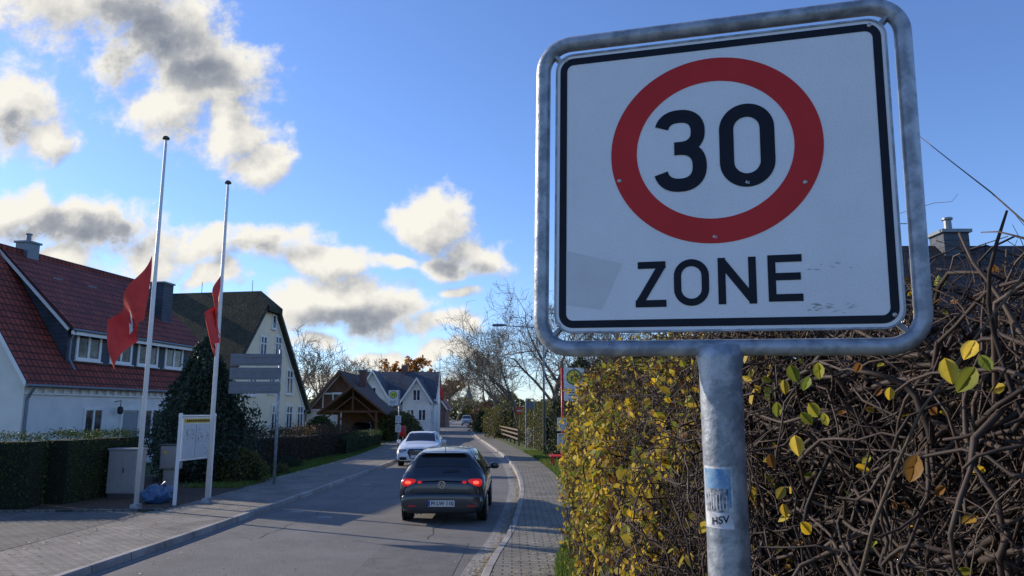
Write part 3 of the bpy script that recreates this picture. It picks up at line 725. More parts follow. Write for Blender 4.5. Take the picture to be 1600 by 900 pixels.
bush('bushy_shrub', 'yellowish shrub beside the far left kerb', 'shrub', (-12.6, 90), 1.6, 3.5, 2.4, 3000, .2, 'lf_olive', 'round', 16)

# ------------------------------------------------------------------ houses
def vol(root, x0, x1, y0, y1, eave, ridge, axis, wm, rm, tm, over=.35, gov=.3, th_=.12, z0=0, bh=.24, hip=None):
    if axis == 'y': a0, a1, b0, b1 = x0, x1, y0, y1
    else: a0, a1, b0, b1 = y0, y1, x0, x1
    c = (a0+a1)/2; sl = (ridge-eave)/((a1-a0)/2); ax = 'y' if axis == 'y' else 'x'
    hw = hip[0]/sl if hip else 0
    w = MB()
    if hip: w.prism([(a0, z0), (a1, z0), (a1, eave-.02), (c+hw, ridge-hip[0]-.02), (c-hw, ridge-hip[0]-.02), (a0, eave-.02)], b0, b1, ax)
    else: w.prism([(a0, z0), (a1, z0), (a1, eave-.02), (c, ridge-.02), (a0, eave-.02)], b0, b1, ax)
    w.build('wall', wm, root)
    for s, e in ((1, a1), (-1, a0)):
        m_ = MB(); ze = eave-over*sl
        if hip:
            T = [(e+s*over, b0-gov, ze), (c+s*hw, b0-gov, ridge-hip[0]), (c, b0-gov+hip[1], ridge), (c, b1+gov, ridge), (e+s*over, b1+gov, ze)]
            m_.add([(x, y, z+th_) for x, y, z in T]+T, [(0, 1, 2, 3, 4), (9, 8, 7, 6, 5)]+[(i, (i+1) % 5, 5+(i+1) % 5, 5+i) for i in range(5)])
        else: m_.prism([(c, ridge), (e+s*over, ze), (e+s*over, ze+th_), (c, ridge+th_*1.3)], b0-gov, b1+gov, ax)
        m_.build('roof', rm, root)
    if hip:
        m_ = MB(); T = [(c-hw-.06, b0-gov-.12, ridge-hip[0]-.06), (c+hw+.06, b0-gov-.12, ridge-hip[0]-.06), (c, b0-gov+hip[1], ridge)]
        m_.add([(x, y, z+th_+.004) for x, y, z in T]+T, [(0, 1, 2), (5, 4, 3), (0, 1, 4, 3), (1, 2, 5, 4), (2, 0, 3, 5)]); m_.build('half_hip', rm, root)
    for bb in (b0-gov, b1+gov):
        m_ = MB(); sgn = -1 if bb < b0 else 1
        for s, e in ((1, a1), (-1, a0)):
            zt = ridge+.1; zb_ = eave-over*sl+.08; ct = c
            if hip and sgn < 0: zt -= hip[0]; ct = c+s*hw
            m_.prism([(ct, zt-bh), (e+s*over, zb_-bh), (e+s*(over+.02), zb_+.06), (ct, zt+.08)], bb+sgn*.003, bb+sgn*.035, ax)
        m_.build('bargeboard', tm, root)
    for s, e in ((1, a1), (-1, a0)):
        m_ = MB(); ze = eave-over*sl; q = [(e+s*(over+.05), b0-gov, ze+.02), (e+s*(over+.05), b1+gov, ze+.02)]
        if axis == 'x': q = [(y, x, z) for x, y, z in q]
        m_.tube(q, .055, 8); m_.build('gutter', 'lead', root)
def window(root, o, u, n, w, h, mull=1, trans=0, fm='whitepaint', ft=.07, sill=True, gm='glass'):
    o = V(o); u = V(u); n = V(n); z = V((0, 0, 1))
    g_ = MB(); g_.add([o-u*w/2-z*h/2+n*.012, o+u*w/2-z*h/2+n*.012, o+u*w/2+z*h/2+n*.012, o-u*w/2+z*h/2+n*.012], [(0, 1, 2, 3)]); wn = g_.build('window', gm, root)
    f = MB()
    def bx_(cu, cz, du, dz, dn=.05):
        m_ = Matrix((u, n, z)).transposed().to_4x4(); m_.translation = o+u*cu+z*cz+n*(dn/2+.004); f.box(None, (du, dn, dz), mtx=m_)
    bx_(0, h/2, w+ft, ft); bx_(0, -h/2, w+ft, ft); bx_(-w/2, 0, ft, h-ft, .052); bx_(w/2, 0, ft, h-ft, .052)
    for i in range(mull): bx_(-w/2+w*(i+1)/(mull+1), 0, ft*.9, h-ft, .046)
    if trans: bx_(0, h*.18, w-ft, ft*.7, .042)
    f.build('frame', fm, wn)
    if sill:
        s_ = MB(); m_ = Matrix((u, n, z)).transposed().to_4x4(); m_.translation = o-z*(h/2+ft*.5+.03)+n*.07; s_.box(None, (w+.2, .13, .04), mtx=m_); s_.build('sill', fm, wn)
    return wn
def hroot(name, label, loc_, rz, group=None):
    o = thing(name, label, 'house', loc_, rz, group); m_ = Matrix.Translation(loc_) @ Matrix.Rotation(rz, 4, 'Z'); return o, m_.inverted()
def hit(mi, px, py, axis, val):
    o = mi @ V((0, 0, EYE)); dd = mi.to_3x3() @ ray(px, py); t = (val-o[axis])/dd[axis]; return o+dd*t
def chimney(root, x, y, z0, z1, w, l, m_='slate', pots=1):
    c = MB(); c.box((x, y, (z0+z1)/2), (w, l, z1-z0)); ch = c.build('chimney', m_, root)
    c = MB(); c.box((x, y, z1+.04), (w+.12, l+.12, .08)); c.build('chimney_cap', 'lead', ch)
    for i in range(pots): c = MB(); c.lathe([(.1, 0), (.09, .3), (.13, .31), (.13, .36)], (x+(i-.5*(pots-1))*.3, y, z1+.08), 10); c.build('chimney_pot', 'lead', ch)
X_, Y_, Z_ = V((1, 0, 0)), V((0, 1, 0)), V((0, 0, 1))
h1, i1 = hroot('white_house', 'white house with red tiled roof and long slate dormer at the left', (-17.2, 26.3, .0), radians(-9.4))
vol(h1, -7.2, 0, 0, 10.6, 3.6, 8.55, 'y', 'render', 'tile_red', 'whitepaint', .3, .3, bh=.12)
sl = (8.55-3.6)/3.6; fx = -.35; y0, y1 = 2.2, 10.55; zf = 5.6
w_ = MB(); w_.prism([(fx, 3.6-sl*fx-.05), (fx, zf), (-3.5, 8.62), (-3.5, 8.3)], y0, y1, 'y'); w_.build('dormer_wall', 'slate', h1)
r_ = MB(); r_.prism([(.05, zf-.22), (.05, zf-.08), (-3.62, 8.84), (-3.62, 8.66)], y0-.28, y1+.36, 'y'); r_.build('dormer_roof', 'tile_red', h1)
t_ = MB(); t_.box((.03, (y0+y1)/2+.04, zf-.30), (.06, y1-y0+.6, .16)); t_.bar((-.1, y0-.31, zf-.20), (-3.6, y0-.31, 8.66), .05, .10); t_.build('dormer_fascia', 'whitepaint', h1)
t_ = MB(); t_.tube([(.10, y0-.25, zf-.2), (.10, y1+.3, zf-.2)], .055, 8); t_.tube([(.08, y0-.1, zf-.22), (-.1, y0-.12, 5.0), (-.1, y0-.12, 4.3), (.2, y0-.12, 3.85)], .04, 8); t_.build('dormer_gutter', 'lead', h1)
t_ = MB(); t_.tube([(-3.6, -.32, 8.80), (-3.6, 10.95, 8.80)], .13, 10); t_.build('ridge_tiles', 'tile_red', h1)
for (pa, pb) in ((118, 156), (172, 205), (215, 246), (258, 285)):
    a = hit(i1, pa, 545, 0, fx); b_ = hit(i1, pb, 555, 0, fx)
    window(h1, (fx, (a.y+b_.y)/2, 4.86), Y_, X_, abs(b_.y-a.y)-.1, 1.02, 1, 0, ft=.11)
a = hit(i1, 145, 655, 0, 0); window(h1, (0, a.y, 1.75), Y_, X_, 1.0, 1.3, 1, ft=.1)
a = hit(i1, 236, 655, 0, 0); window(h1, (0, a.y, 1.75), Y_, X_, 1.0, 1.3, 1, ft=.1)
a = hit(i1, 201, 655, 0, 0)
d_ = MB(); d_.box((.03, a.y, 1.2), (.06, 1.0, 2.2)); dr = d_.build('door', 'box', h1)
f_ = MB(); f_.box((.05, a.y-.55, 1.25), (.1, .1, 2.4)); f_.box((.05, a.y+.55, 1.25), (.1, .1, 2.4)); f_.box((.05, a.y, 2.4), (.1, 1.0, .1)); f_.build('door_frame', 'whitepaint', dr)
a = hit(i1, 188, 640, 0, .3); l_ = MB(); l_.sup((.3, a.y, 2.35), (.1, .1, .16), .6); l_.tube([(.02, a.y, 2.7), (.3, a.y, 2.75), (.3, a.y, 2.5)], .018, 6); l_.build('wall_lantern', 'plastic', h1)
c_ = MB(); c_.tube([(.34, .1, 3.2), (.06, .12, 2.75), (.06, .12, .1)], .05, 8); c_.build('downpipe', 'lead', h1)
c_ = MB()
for i in range(22): c_.box((.06, .4+i*.46, 3.04), (.12, .12, .16))
c_.box((.05, 5.3, 2.93), (.1, 10.5, .06)); c_.build('eaves_cornice', 'whitepaint', h1)
chimney(h1, -1.5, 9.3, 6.2, 8.45, .75, .75, 'slate', 0); chimney(h1, -3.6, 3.3, 8.2, 9.2, .6, .6, 'lead', 1)
for yy in (3.5, 5.5, 7.8):
    c_ = MB(); c_.box((-2.2, yy, 7.72), (.03, .5, .05)); c_.build('snow_guard', 'lead', h1)
h2, i2 = hroot('cream_house', 'cream gabled house with dark mossy roof between the two flagpoles and the carport', (-15.25, 38.4, 0), radians(80.5))
vol(h2, 0, 10.4, 0, 13, 2.75, 9.1, 'y', 'cream', 'moss', 'boxd', .45, .28, .34, bh=.08, hip=(.95, .9))
def w2(px, py, w, h, m=1, t=0): a = hit(i2, px, py, 1, 0); window(h2, (a.x, 0, a.z), X_, -Y_, w, h, m, t, ft=.1)
w2(428, 503, .45, .8, 0); w2(411, 543, .75, 1.3, 1, 1); w2(434, 543, .75, 1.3, 1, 1); w2(452, 597, .8, 1.45, 1, 1); w2(394, 597, .8, 1.45, 1, 1)
w2(451, 652, .8, 1.4, 1, 1); w2(468, 652, .8, 1.4, 1, 1); w2(424, 597, .7, 1.3, 1, 1); w2(428, 652, .8, 1.4, 1, 1)
c_ = MB()
for s, e in ((1, 10.4), (-1, 0)): c_.bar((5.2+s*.75, -.03, 7.85), (e+s*.1, -.03, 2.45), .05, .12)
c_.build('verge_trim', 'whitepaint', h2)
chimney(h2, 5.2, 7.2, 8.8, 9.9, .8, .6, 'brick', 0)
for yy in (1.2, 4.5): c_ = MB(); c_.tube([(5.2, yy, 9.3), (5.2, yy, 10.1)], .02, 4); c_.build('lightning_rod', 'boxd', h2)
c_ = MB(); c_.tube([(10.75, -.2, 2.5), (10.45, -.06, 2.2), (10.45, -.06, .1)], .05, 6); c_.build('downpipe', 'lead', h2)
h3, i3 = hroot('brown_gabled_house', 'small white house with brown timber gable behind the open carport', (-12.2, 65, 0), 0)
vol(h3, -5.6, 0, 0, 9, 2.3, 5.75, 'y', 'render', 'tile_brown', 'timber', .7, .6)
g_ = MB(); g_.prism([(-5.3, 2.5), (-.3, 2.5), (-2.8, 5.5)], -.05, -.01, 'y'); g_.build('gable_boards', 'timber', h3)
window(h3, (-2.8, -.05, 3.5), X_, -Y_, 1.1, .9, 1, ft=.1); window(h3, (-4.4, 0, 1.5), X_, -Y_, .9, 1.1, 1, ft=.1); window(h3, (-1.8, 0, 1.5), X_, -Y_, .9, 1.1, 1, ft=.1)
g_ = MB()
for (a, b_) in (((-5.2, 2.5), (-.4, 2.5)), ((-4.2, 2.5), (-4.2, 3.8)), ((-1.4, 2.5), (-1.4, 3.8)), ((-4.2, 3.9), (-1.4, 3.9))): g_.bar((a[0], -.09, a[1]), (b_[0], -.09, b_[1]), .08, .14)
g_.build('half_timbering', 'whitepaint', h3)
chimney(h3, -1.6, 4, 4.5, 6.1, .6, .6, 'brick', 0)
cp = thing('timber_carport', 'open timber carport with truss gable and brown tiled roof', 'carport', (-9.9, 57, 0))
for s in (0, 1):
    for yy in (0, 5): mb = MB(); mb.box((-4.4+s*4.0, yy, 1.2), (.18, .18, 2.4)); mb.build('post', 'timber', cp)
for s, e in ((1, .35), (-1, -4.75)):
    mb = MB(); mb.prism([(-2.2, 4.1), (e, 2.1), (e, 2.24), (-2.2, 4.28)], -.6, 6, 'y'); mb.build('roof', 'tile_brown', cp)
for yy in (-.1, 5):
    mb = MB(); mb.bar((-4.5, yy, 2.35), (.1, yy, 2.35), .12, .16); mb.bar((-2.2, yy, 2.3), (-2.2, yy, 4.05), .12, .14); mb.bar((-3.6, yy, 2.4), (-2.2, yy, 3.5), .1, .1); mb.bar((-.8, yy, 2.4), (-2.2, yy, 3.5), .1, .1)
    mb.bar((-4.5, yy, 1.5), (-3.6, yy, 2.35), .1, .1); mb.bar((-.3, yy, 1.5), (-1.1, yy, 2.35), .1, .1); mb.build('truss', 'timber', cp)
mb = MB(); mb.box((-2.2, 6.05, 1.2), (4.4, .1, 2.4)); mb.build('back_wall', 'timber', cp)
mb = MB(); mb.prism([(-4.3, 2.44), (-.1, 2.44), (-2.2, 4.02)], 4.9, 4.94, 'y'); mb.build('gable_infill', 'timber', cp)
mb = MB()
for s, e in ((1, .4), (-1, -4.8)): mb.bar((-2.2, -.62, 4.2), (e, -.62, 2.18), .04, .14)
mb.build('bargeboard', 'timber', cp)
h4, i4 = hroot('white_grey_roof_house', 'white house with blue-grey roof and two front gables beyond the carport', (-17.6, 84, 0), 0)
vol(h4, 0, 8.6, 2, 10, 4.0, 7.0, 'x', 'render', 'tile_grey', 'whitepaint', .3, .3)
vol(h4, .0, 4.0, -.6, 4, 3.6, 6.85, 'y', 'render', 'tile_grey', 'whitepaint', .35, .4)
vol(h4, 5.4, 8.5, -.6, 4, 3.7, 6.0, 'y', 'render', 'tile_grey', 'whitepaint', .3, .4)
for x, z in ((1.2, 2.0), (2.8, 2.0), (2.0, 4.4)): window(h4, (x, -.6, z), X_, -Y_, .8, 1.3, 1, ft=.1)
for x, z in ((6.3, 2.0), (7.6, 2.0), (6.95, 4.2)): window(h4, (x, -.6, z), X_, -Y_, .8, 1.2, 1, ft=.1)
for yy in (.3, 1.8): window(h4, (8.5, yy, 2.0), Y_, X_, .9, 1.3, 1, ft=.1)
chimney(h4, 4.6, 6, 6.5, 7.8, .7, .6, 'brick', 0)
h5, i5 = hroot('brick_house', 'small distant brick house left of the far end of the road', (-15.0, 118, 0), 0)
vol(h5, 0, 4.5, 0, 8, 3.2, 6.3, 'y', 'brick', 'tile_red', 'whitepaint'); window(h5, (2.2, 0, 2), X_, -Y_, 1.2, 1.2)
window(h5, (2.2, 0, 4.3), X_, -Y_, .8, .9)
chimney(h5, 2.2, 3, 6, 7.2, .6, .6, 'brick', 0)
h6, i6 = hroot('distant_house', 'distant pale house with red roof beside the road end', (-21, 150, 0), 0)
vol(h6, 0, 7, 0, 8, 3.4, 6.8, 'x', 'render', 'tile_red', 'whitepaint'); window(h6, (2.2, 0, 2), X_, -Y_, 1.2, 1.2); window(h6, (4.8, 0, 2), X_, -Y_, 1.2, 1.2)
ch = thing('church', 'distant church with a pointed green spire at the road end', 'church', (P(732, 640, 290).x, 290, 0))
mb = MB(); mb.box((0, 0, 4), (3.2, 3.2, 8)); mb.build('tower', 'brick', ch)
mb = MB(); mb.lathe([(2.1, 8), (1.0, 9.6), (.4, 12), (.05, 14)], (0, 0, 0), 8); mb.build('spire', mat('green_copper', (.10, .15, .14), None, 3, .7), ch)
mb = MB(); mb.prism([(1.6, 0), (9, 0), (9, 4.5), (1.6, 4.5)], -2, 2, 'y'); mb.build('nave', 'brick', ch)
h7, i7 = hroot('dark_roofed_house', 'house with dark tiled roof and chimney behind the hedge at the right edge', (8.6, 14.5, 0), 0)
vol(h7, 0, 14, 0, 7, 3.3, 6.2, 'x', 'brick', 'tile_dark', 'whitepaint', .4, .35, bh=.1)
chimney(h7, 2.25, 3.4, 5.8, 6.6, .62, .62, 'slate', 1); window(h7, (3, 0, 1.9), X_, -Y_, 1.2, 1.2); window(h7, (0, 3.5, 1.9), Y_, -X_, 1.2, 1.2)
mb = MB(); mb.tube([(1.3, 3.4, 6.1), (1.3, 3.4, 7.0)], .02, 5); mb.tube([(1.0, 3.4, 6.9), (1.6, 3.4, 6.9)], .012, 4); mb.build('aerial', 'lead', h7)

# ------------------------------------------------------------------ cars
GOLF = [(-2.10, .34, .68, .78, .52, .77, .72, .62, .84, .87), (-2.075, .28, .75, .86, .55, .83, .82, .66, .93, .965), (-2.0, .26, .80, .885, .58, .855, .88, .655, 1.01, 1.05), (-1.87, .25, .80, .89, .58, .865, .92, .625, 1.18, 1.235),
        (-1.72, .25, .80, .89, .58, .87, .94, .585, 1.34, 1.415), (-1.2, .25, .80, .89, .58, .88, .94, .585, 1.395, 1.475), (-.3, .25, .8, .89, .58, .88, .93, .60, 1.41, 1.485), (.4, .25, .8, .89, .58, .88, .92, .59, 1.37, 1.44),
        (1.0, .25, .8, .89, .58, .87, .91, .69, 1.08, 1.12), (1.18, .25, .8, .89, .58, .86, .89, .72, .97, 1.01), (1.7, .25, .8, .88, .58, .82, .82, .66, .89, .92), (2.0, .26, .74, .84, .55, .76, .70, .6, .76, .79), (2.1, .32, .62, .74, .5, .66, .6, .5, .64, .66)]
AUDI = [(-2.35, .36, .65, .78, .55, .74, .83, .62, .92, .95), (-2.25, .28, .74, .86, .6, .82, .92, .68, 1.0, 1.03), (-1.8, .25, .8, .91, .6, .87, .95, .64, 1.05, 1.08), (-1.3, .25, .8, .92, .6, .88, .95, .60, 1.2, 1.25),
        (-.8, .25, .8, .92, .6, .88, .95, .58, 1.35, 1.40), (0, .25, .8, .92, .6, .88, .94, .58, 1.37, 1.43), (.5, .25, .8, .92, .6, .88, .93, .58, 1.33, 1.39), (1.05, .25, .8, .92, .6, .87, .92, .66, 1.05, 1.09),
        (1.25, .25, .8, .92, .6, .86, .90, .70, .96, 1.0), (1.8, .25, .8, .91, .6, .84, .84, .66, .90, .92), (2.2, .26, .76, .88, .56, .79, .73, .6, .80, .83), (2.35, .30, .66, .78, .5, .70, .64, .52, .68, .70)]
def ringat(st, u):
    n = len(st)-1; i = min(int(u), n-1); t = u-i
    g_ = [cr(st[max(i-1, 0)][k], st[i][k], st[i+1][k], st[min(i+2, n)][k], t) for k in range(10)]
    y, zb, wb, wm, zm, wl, zl, wr, zr, zt = g_
    return y, [(0, zb), (wb, zb), (wm, zm), (wl, zl), (wr, zr), (wr*.6, zt-.012), (0, zt)]
def ev(st, u, v):
    y, p = ringat(st, u); i = min(int(v), 5); t = v-i
    a, b_, c, d_ = p[max(i-1, 0)], p[i], p[i+1], p[min(i+2, 6)]
    if i == 5: d_ = (-p[5][0], p[5][1])
    if i == 1: a = (b_[0], b_[1]-.1)
    if i == 0: return V((b_[0]+(c[0]-b_[0])*t, y, b_[1]))
    k = lambda j: cr(a[j], b_[j], c[j], d_[j], t)
    return V((max(0, k(0)), y, k(1)))
def patch(mb, st, u0, u1, v0, v1, sd, off=.006, nu=8, nv=8):
    o = len(mb.v)
    for i in range(nu+1):
        for j in range(nv+1):
            u = u0+(u1-u0)*i/nu; v = v0+(v1-v0)*j/nv
            p = ev(st, u, v); e = .02
            du = ev(st, min(u+e, len(st)-1.001), v)-ev(st, max(u-e, 0), v); dv = ev(st, u, min(v+e, 6))-ev(st, u, max(v-e, 0)); n = du.cross(dv)
            if n.length < 1e-9: n = V((0, 0, 1))
            n.normalize()
            if n.dot(V((p.x, 0, p.z-.6))) < 0: n = -n
            p = p+n*off; mb.v.append((p.x*sd, p.y, p.z))
    for i in range(nu):
        for j in range(nv): mb.f.append((o+i*(nv+1)+j, o+i*(nv+1)+j+1, o+(i+1)*(nv+1)+j+1, o+(i+1)*(nv+1)+j))
def make_car(name, label, loc_, rz, st, paint, kind, front=True, rear=True, group=None):
    r = thing(name, label, 'car', loc_, rz, group); n = len(st)-1
    b_ = MB(); nu, nv = n*5, 36
    for i in range(nu+1):
        u = n*i/nu; col = [ev(st, u, 6*j/nv) for j in range(nv+1)]
        for p in col: b_.v.append((p.x, p.y, p.z))
        for p in reversed(col[1:-1]): b_.v.append((-p.x, p.y, p.z))
    K = 2*nv
    for i in range(nu):
        for j in range(K): b_.f.append((i*K+j, i*K+(j+1) % K, (i+1)*K+(j+1) % K, (i+1)*K+j))
    for base, dy in ((0, -.02), (nu*K, .02)):
        prev = base
        for sc, d2 in ((.93, dy), (.8, dy*1.5)):
            o = len(b_.v)
            for j in range(K):
                x, y, z = b_.v[base+j]; b_.v.append((x*sc, y+d2, .55+(z-.55)*sc))
            for j in range(K): b_.f.append((prev+j, prev+(j+1) % K, o+(j+1) % K, o+j))
            prev = o
        b_.f.append(tuple(prev+j for j in range(K)))
    b_.build('body', paint, r, True)
    yr = st[0][0]-.03; yf = st[-1][0]+.03
    iw = 8 if kind == 'golf' else 7
    rs, re, rv = (2.55, 3.85, 4.25) if kind == 'golf' else (2.3, 3.85, 4.15)
    for nm, u0, u1, v0 in (('rear_window', rs, re, rv), ('windscreen', iw-.9, iw+.25, 4.1)):
        g_ = MB()
        for sd in (-1, 1): patch(g_, st, u0, u1, v0, 6, sd)
        g_.build(nm, 'cglass', r, True)
    segs = ((3.45, 4.3), (4.42, 5.9), (6.05, 7.6)) if kind == 'golf' else ((3.2, 4.0), (4.1, 5.0), (5.1, 6.6))
    for sd in (-1, 1):
        for u0, u1 in segs: g_ = MB(); patch(g_, st, u0, u1, 3.12, 3.86, sd); g_.build('side_window', 'cglass', r, True)
        m_ = MB(); m_.sup((sd*1.0, .62, 1.0), (.10, .06, .075), .6); m_.tube([(sd*.85, .62, .95), (sd*.96, .62, .97)], .025, 6); m_.build('wing_mirror', paint, r, True)
        for wy in (-1.28, 1.32):
            a_ = MB(); a_.lathe([(.375, -.02), (.375, .022), (.30, .022)], (sd*.87, wy, .33), 28, 'x'); a_.build('wheel_arch', 'plastic', r)
            t_ = MB(); c0 = sd*.79
            t_.lathe([(.2, -.1), (.29, -.11), (.315, -.08), (.32, 0), (.315, .08), (.29, .11), (.2, .1)], (c0, wy, .32), 28, 'x'); w_ = t_.build('wheel', 'rubber', r, True)
            t_ = MB(); t_.lathe([(.205, sd*.104), (.195, sd*.118), (.17, sd*.10), (.05, sd*.105), (.02, sd*.112)], (c0, wy, .32), 24, 'x')
            t_.build('rim', 'rim', w_, True)
            t_ = MB()
            for k in range(5):
                a = 2*pi*k/5; t_.bar((c0+sd*.108, wy+.04*cos(a), .32+.04*sin(a)), (c0+sd*.112, wy+.19*cos(a), .32+.19*sin(a)), .015, .05)
            t_.build('spokes', 'rim', w_)
    if rear:
        m_ = MB(); m_.sup((0, yr+.10, .45), (.84, .15, .19), .42, 44, 16); m_.build('rear_bumper', paint, r, True)
        m_ = MB(); m_.sup((0, yr+.10, .30), (.72, .15, .075), .35, 32, 10); m_.build('lower_valance', 'plastic', r, True)
        for sd in (-1, 1):
            m_ = MB(); m_.sup((sd*.67, yr+.085, .83), (.155, .075, .085), .6, 24, 12); tl = m_.build('tail_light', 'brake', r, True)
            m_ = MB(); m_.sup((sd*.70, yr+.02, .84), (.065, .02, .035), .8); m_.build('lit_bulb', 'brakec', tl, True)
            m_ = MB(); m_.sup((sd*.46, yr+.035, .82), (.055, .03, .05), .7); m_.build('inner_tail_light', 'brake', r, True)
            m_ = MB(); m_.sup((sd*.6, yr-.048, .38), (.08, .008, .018), .5); m_.build('reflector', 'redpaint', r, True)
        m_ = MB(); m_.sup((0, yr+.33, 1.415), (.50, .10, .016), .5); m_.build('roof_spoiler', paint, r, True)
        m_ = MB(); m_.box((0, yr-.058, .43), (.54, .012, .125)); pb = m_.build('number_plate', 'numwhite', r, bevel=.004)
        m_ = MB(); m_.box((-.25, yr-.066, .43), (.04, .004, .11)); m_.build('blue_band', 'blue', pb)
        text('PI LW 110', .105, 'black', pb, Matrix.Translation((.02, yr-.0665, .43)) @ FRONT, bold=.002)
        m_ = MB(); band(m_, [(.075*cos(2*pi*i/24), .80+.075*sin(2*pi*i/24)) for i in range(24)], [(.060*cos(2*pi*i/24), .80+.060*sin(2*pi*i/24)) for i in range(24)], yr-.015, yr-.034)
        for seg in ([(-.038, .843), (0, .80), (.038, .843)], [(-.058, .824), (-.024, .756), (0, .798), (.024, .756), (.058, .824)]):
            stroke(m_, seg, .014, y=yr-.0335)
        m_.build('badge', 'chrome', r)
        m_ = MB(); m_.lathe([(.075, 0), (.075, -.018)], (0, yr-.010, .80), 24, 'y'); m_.build('badge_backing', 'plastic', r)
        m_ = MB(); m_.bar((0, yr+.10, 1.06), (.34, yr+.12, 1.08), .012, .018); m_.build('rear_wiper', 'plastic', r)
        m_ = MB(); m_.tube([(-.5, yr+.1, .24), (-.5, yr-.02, .24)], .03, 10); m_.tube([(-.42, yr+.1, .24), (-.42, yr-.02, .24)], .03, 10); m_.build('exhaust', 'chrome', r, True)
        m_ = MB(); m_.box((0, yr-.030, .655), (1.30, .02, .008)); m_.build('tailgate_gap', 'plastic', r)
        m_ = MB(); m_.tube([(0, -1.45, 1.46), (0, -1.62, 1.56)], .008, 5); m_.build('aerial', 'plastic', r)
    if front:
        m_ = MB(); m_.sup((0, yf-.11, .44), (.85, .15, .19), .38, 40, 14); m_.build('front_bumper', paint, r, True)
        for sd in (-1, 1):
            m_ = MB(); m_.sup((sd*.62, yf-.10, .665), (.17, .10, .07), .5, 24, 12); hl = m_.build('headlight', 'plastic', r, True)
            m_ = MB(); m_.sup((sd*.64, yf-.02, .665), (.12, .035, .045), .7); m_.build('lens', 'lamp', hl, True)
            m_ = MB(); m_.sup((sd*.58, yf+.03, .36), (.16, .015, .065), .5); m_.build('air_intake', 'plastic', r, True)
        m_ = MB(); m_.prism([(-.33, .74), (-.40, .62), (-.28, .36), (.28, .36), (.40, .62), (.33, .74)], yf-.05, yf+.045, 'y'); gr = m_.build('grille', 'plastic', r, bevel=.01)
        m_ = MB()
        for k in range(4): m_.box((0, yf+.05, .44+k*.075), (.6, .006, .012))
        m_.build('grille_slats', 'chrome', gr)
        m_ = MB()
        for k in range(4): m_.ring([(-.105+k*.07+.045*cos(2*pi*i/16), yf+.06, .67+.045*sin(2*pi*i/16)) for i in range(16)], .006, 5)
        m_.build('ring_badge', 'chrome', gr)
        m_ = MB(); m_.box((0, yf+.062, .44), (.52, .01, .11)); m_.build('number_plate', 'numwhite', r)
    return r
gq = G(694, 812, 0)
make_car('grey_hatchback', 'dark grey hatchback driving away with both brake lights lit', (gq.x+.03, gq.y+1.35, 0), radians(-.5), GOLF, 'golf', 'golf', front=False)
aq = G(652, 730, 0)
make_car('white_saloon', 'white saloon car coming towards the viewer in the left lane', (aq.x-.05, aq.y+2.3, 0), pi+radians(1), AUDI, 'audi', 'audi', rear=False)
fq = G(729, 665, 0)
make_car('silver_car', 'tiny silver car far down the road', (fq.x, fq.y, 0), pi+radians(3), [tuple([s[0], s[1], s[2], s[3], s[4]*1.1, s[5], s[6]*1.2, s[7]*1.08, s[8]*1.22, s[9]*1.22]) for s in GOLF], 'silver', 'golf', rear=False)
make_car('dark_car', 'dark parked car standing inside the timber carport', (-11.9, 60.2, 0.1), radians(180), AUDI, 'navy', 'audi')

# ------------------------------------------------------------------ bus stops, bench, far street furniture
def busstop(label, base, zt, w, hh_, panel_side, polem, rz=0):
    r = thing('bus_stop_sign', label, 'bus stop sign', tuple(base), rz)
    mb = MB(); mb.tube([(0, 0, 0), (0, 0, zt)], .045, 10); mb.build('pole', polem, r, True)
    cx = panel_side*(w/2+.06)
    mb = MB(); mb.prism(rrect(w, hh_, .04, 4, cx, zt-hh_/2), -.03, .03); mb.build('panel', 'whitepaint', r)
    cz = zt-w*.46; rd = w*.38
    mb = MB(); mb.lathe([(rd, -.031), (rd, -.036)], (cx, 0, cz), 32, 'y'); pn = mb.build('yellow_disc', 'hyellow', r)
    mb = MB(); band(mb, [(cx+rd*cos(2*pi*i/32), cz+rd*sin(2*pi*i/32)) for i in range(32)], [(cx+rd*.86*cos(2*pi*i/32), cz+rd*.86*sin(2*pi*i/32)) for i in range(32)], -.036, -.041); mb.build('green_ring', 'hgreen', pn)
    mb = MB(); s = rd*.34
    mb.box((cx-s, -.040, cz), (rd*.18, .006, rd*.95)); mb.box((cx+s, -.040, cz), (rd*.18, .006, rd*.95)); mb.box((cx, -.0395, cz), (2*s, .006, rd*.18)); mb.build('letter_h', 'hgreen', pn)
    mb = MB()
    for k in range(3): mb.box((cx-.02*k, -.033, zt-w-.06-.09*k), (w*(.7-.12*k), .004, .03))
    mb.build('stop_name_lines', 'boxd', r)
    for z in (1.75, 1.2): mb = MB(); mb.box((-.02, -.08, z), (.34, .05, .46)); tb = mb.build('timetable_case', 'whitepaint', r); mb = MB(); mb.box((-.02, -.108, z), (.28, .004, .40)); mb.build('timetable', 'paper', tb)
    return r
bq = G(880, 742, .1); busstop('bus stop sign with yellow H disc on a red pole at the right pavement', bq, 3.75, .74, 1.18, 1, 'redpaint')
bq2 = G(622, 700, .1); busstop('smaller bus stop sign with yellow H disc beyond the white car on the left', bq2, 3.55, .62, .95, -1, 'galv')
rb_ = thing('red_litter_bin', 'red litter bin on a post at the left bus stop', 'litter bin', tuple(G(629, 697, .1)))
mb = MB(); mb.sup((0, 0, .95), (.2, .17, .35), .4); mb.build('bin_body', 'redpaint', rb_, True)
mb = MB(); mb.tube([(0, .16, 0), (0, .16, 1.3)], .035, 8); mb.build('post', 'galv', rb_)
be = thing('red_bench', 'red bench by the pavement below the right bus stop sign', 'bench', tuple(G(868, 730, .1)), radians(90))
for k in range(4): mb = MB(); mb.box((0, -.18+k*.12, .45), (1.5, .09, .04)); mb.build('seat_slat', 'redpaint', be)
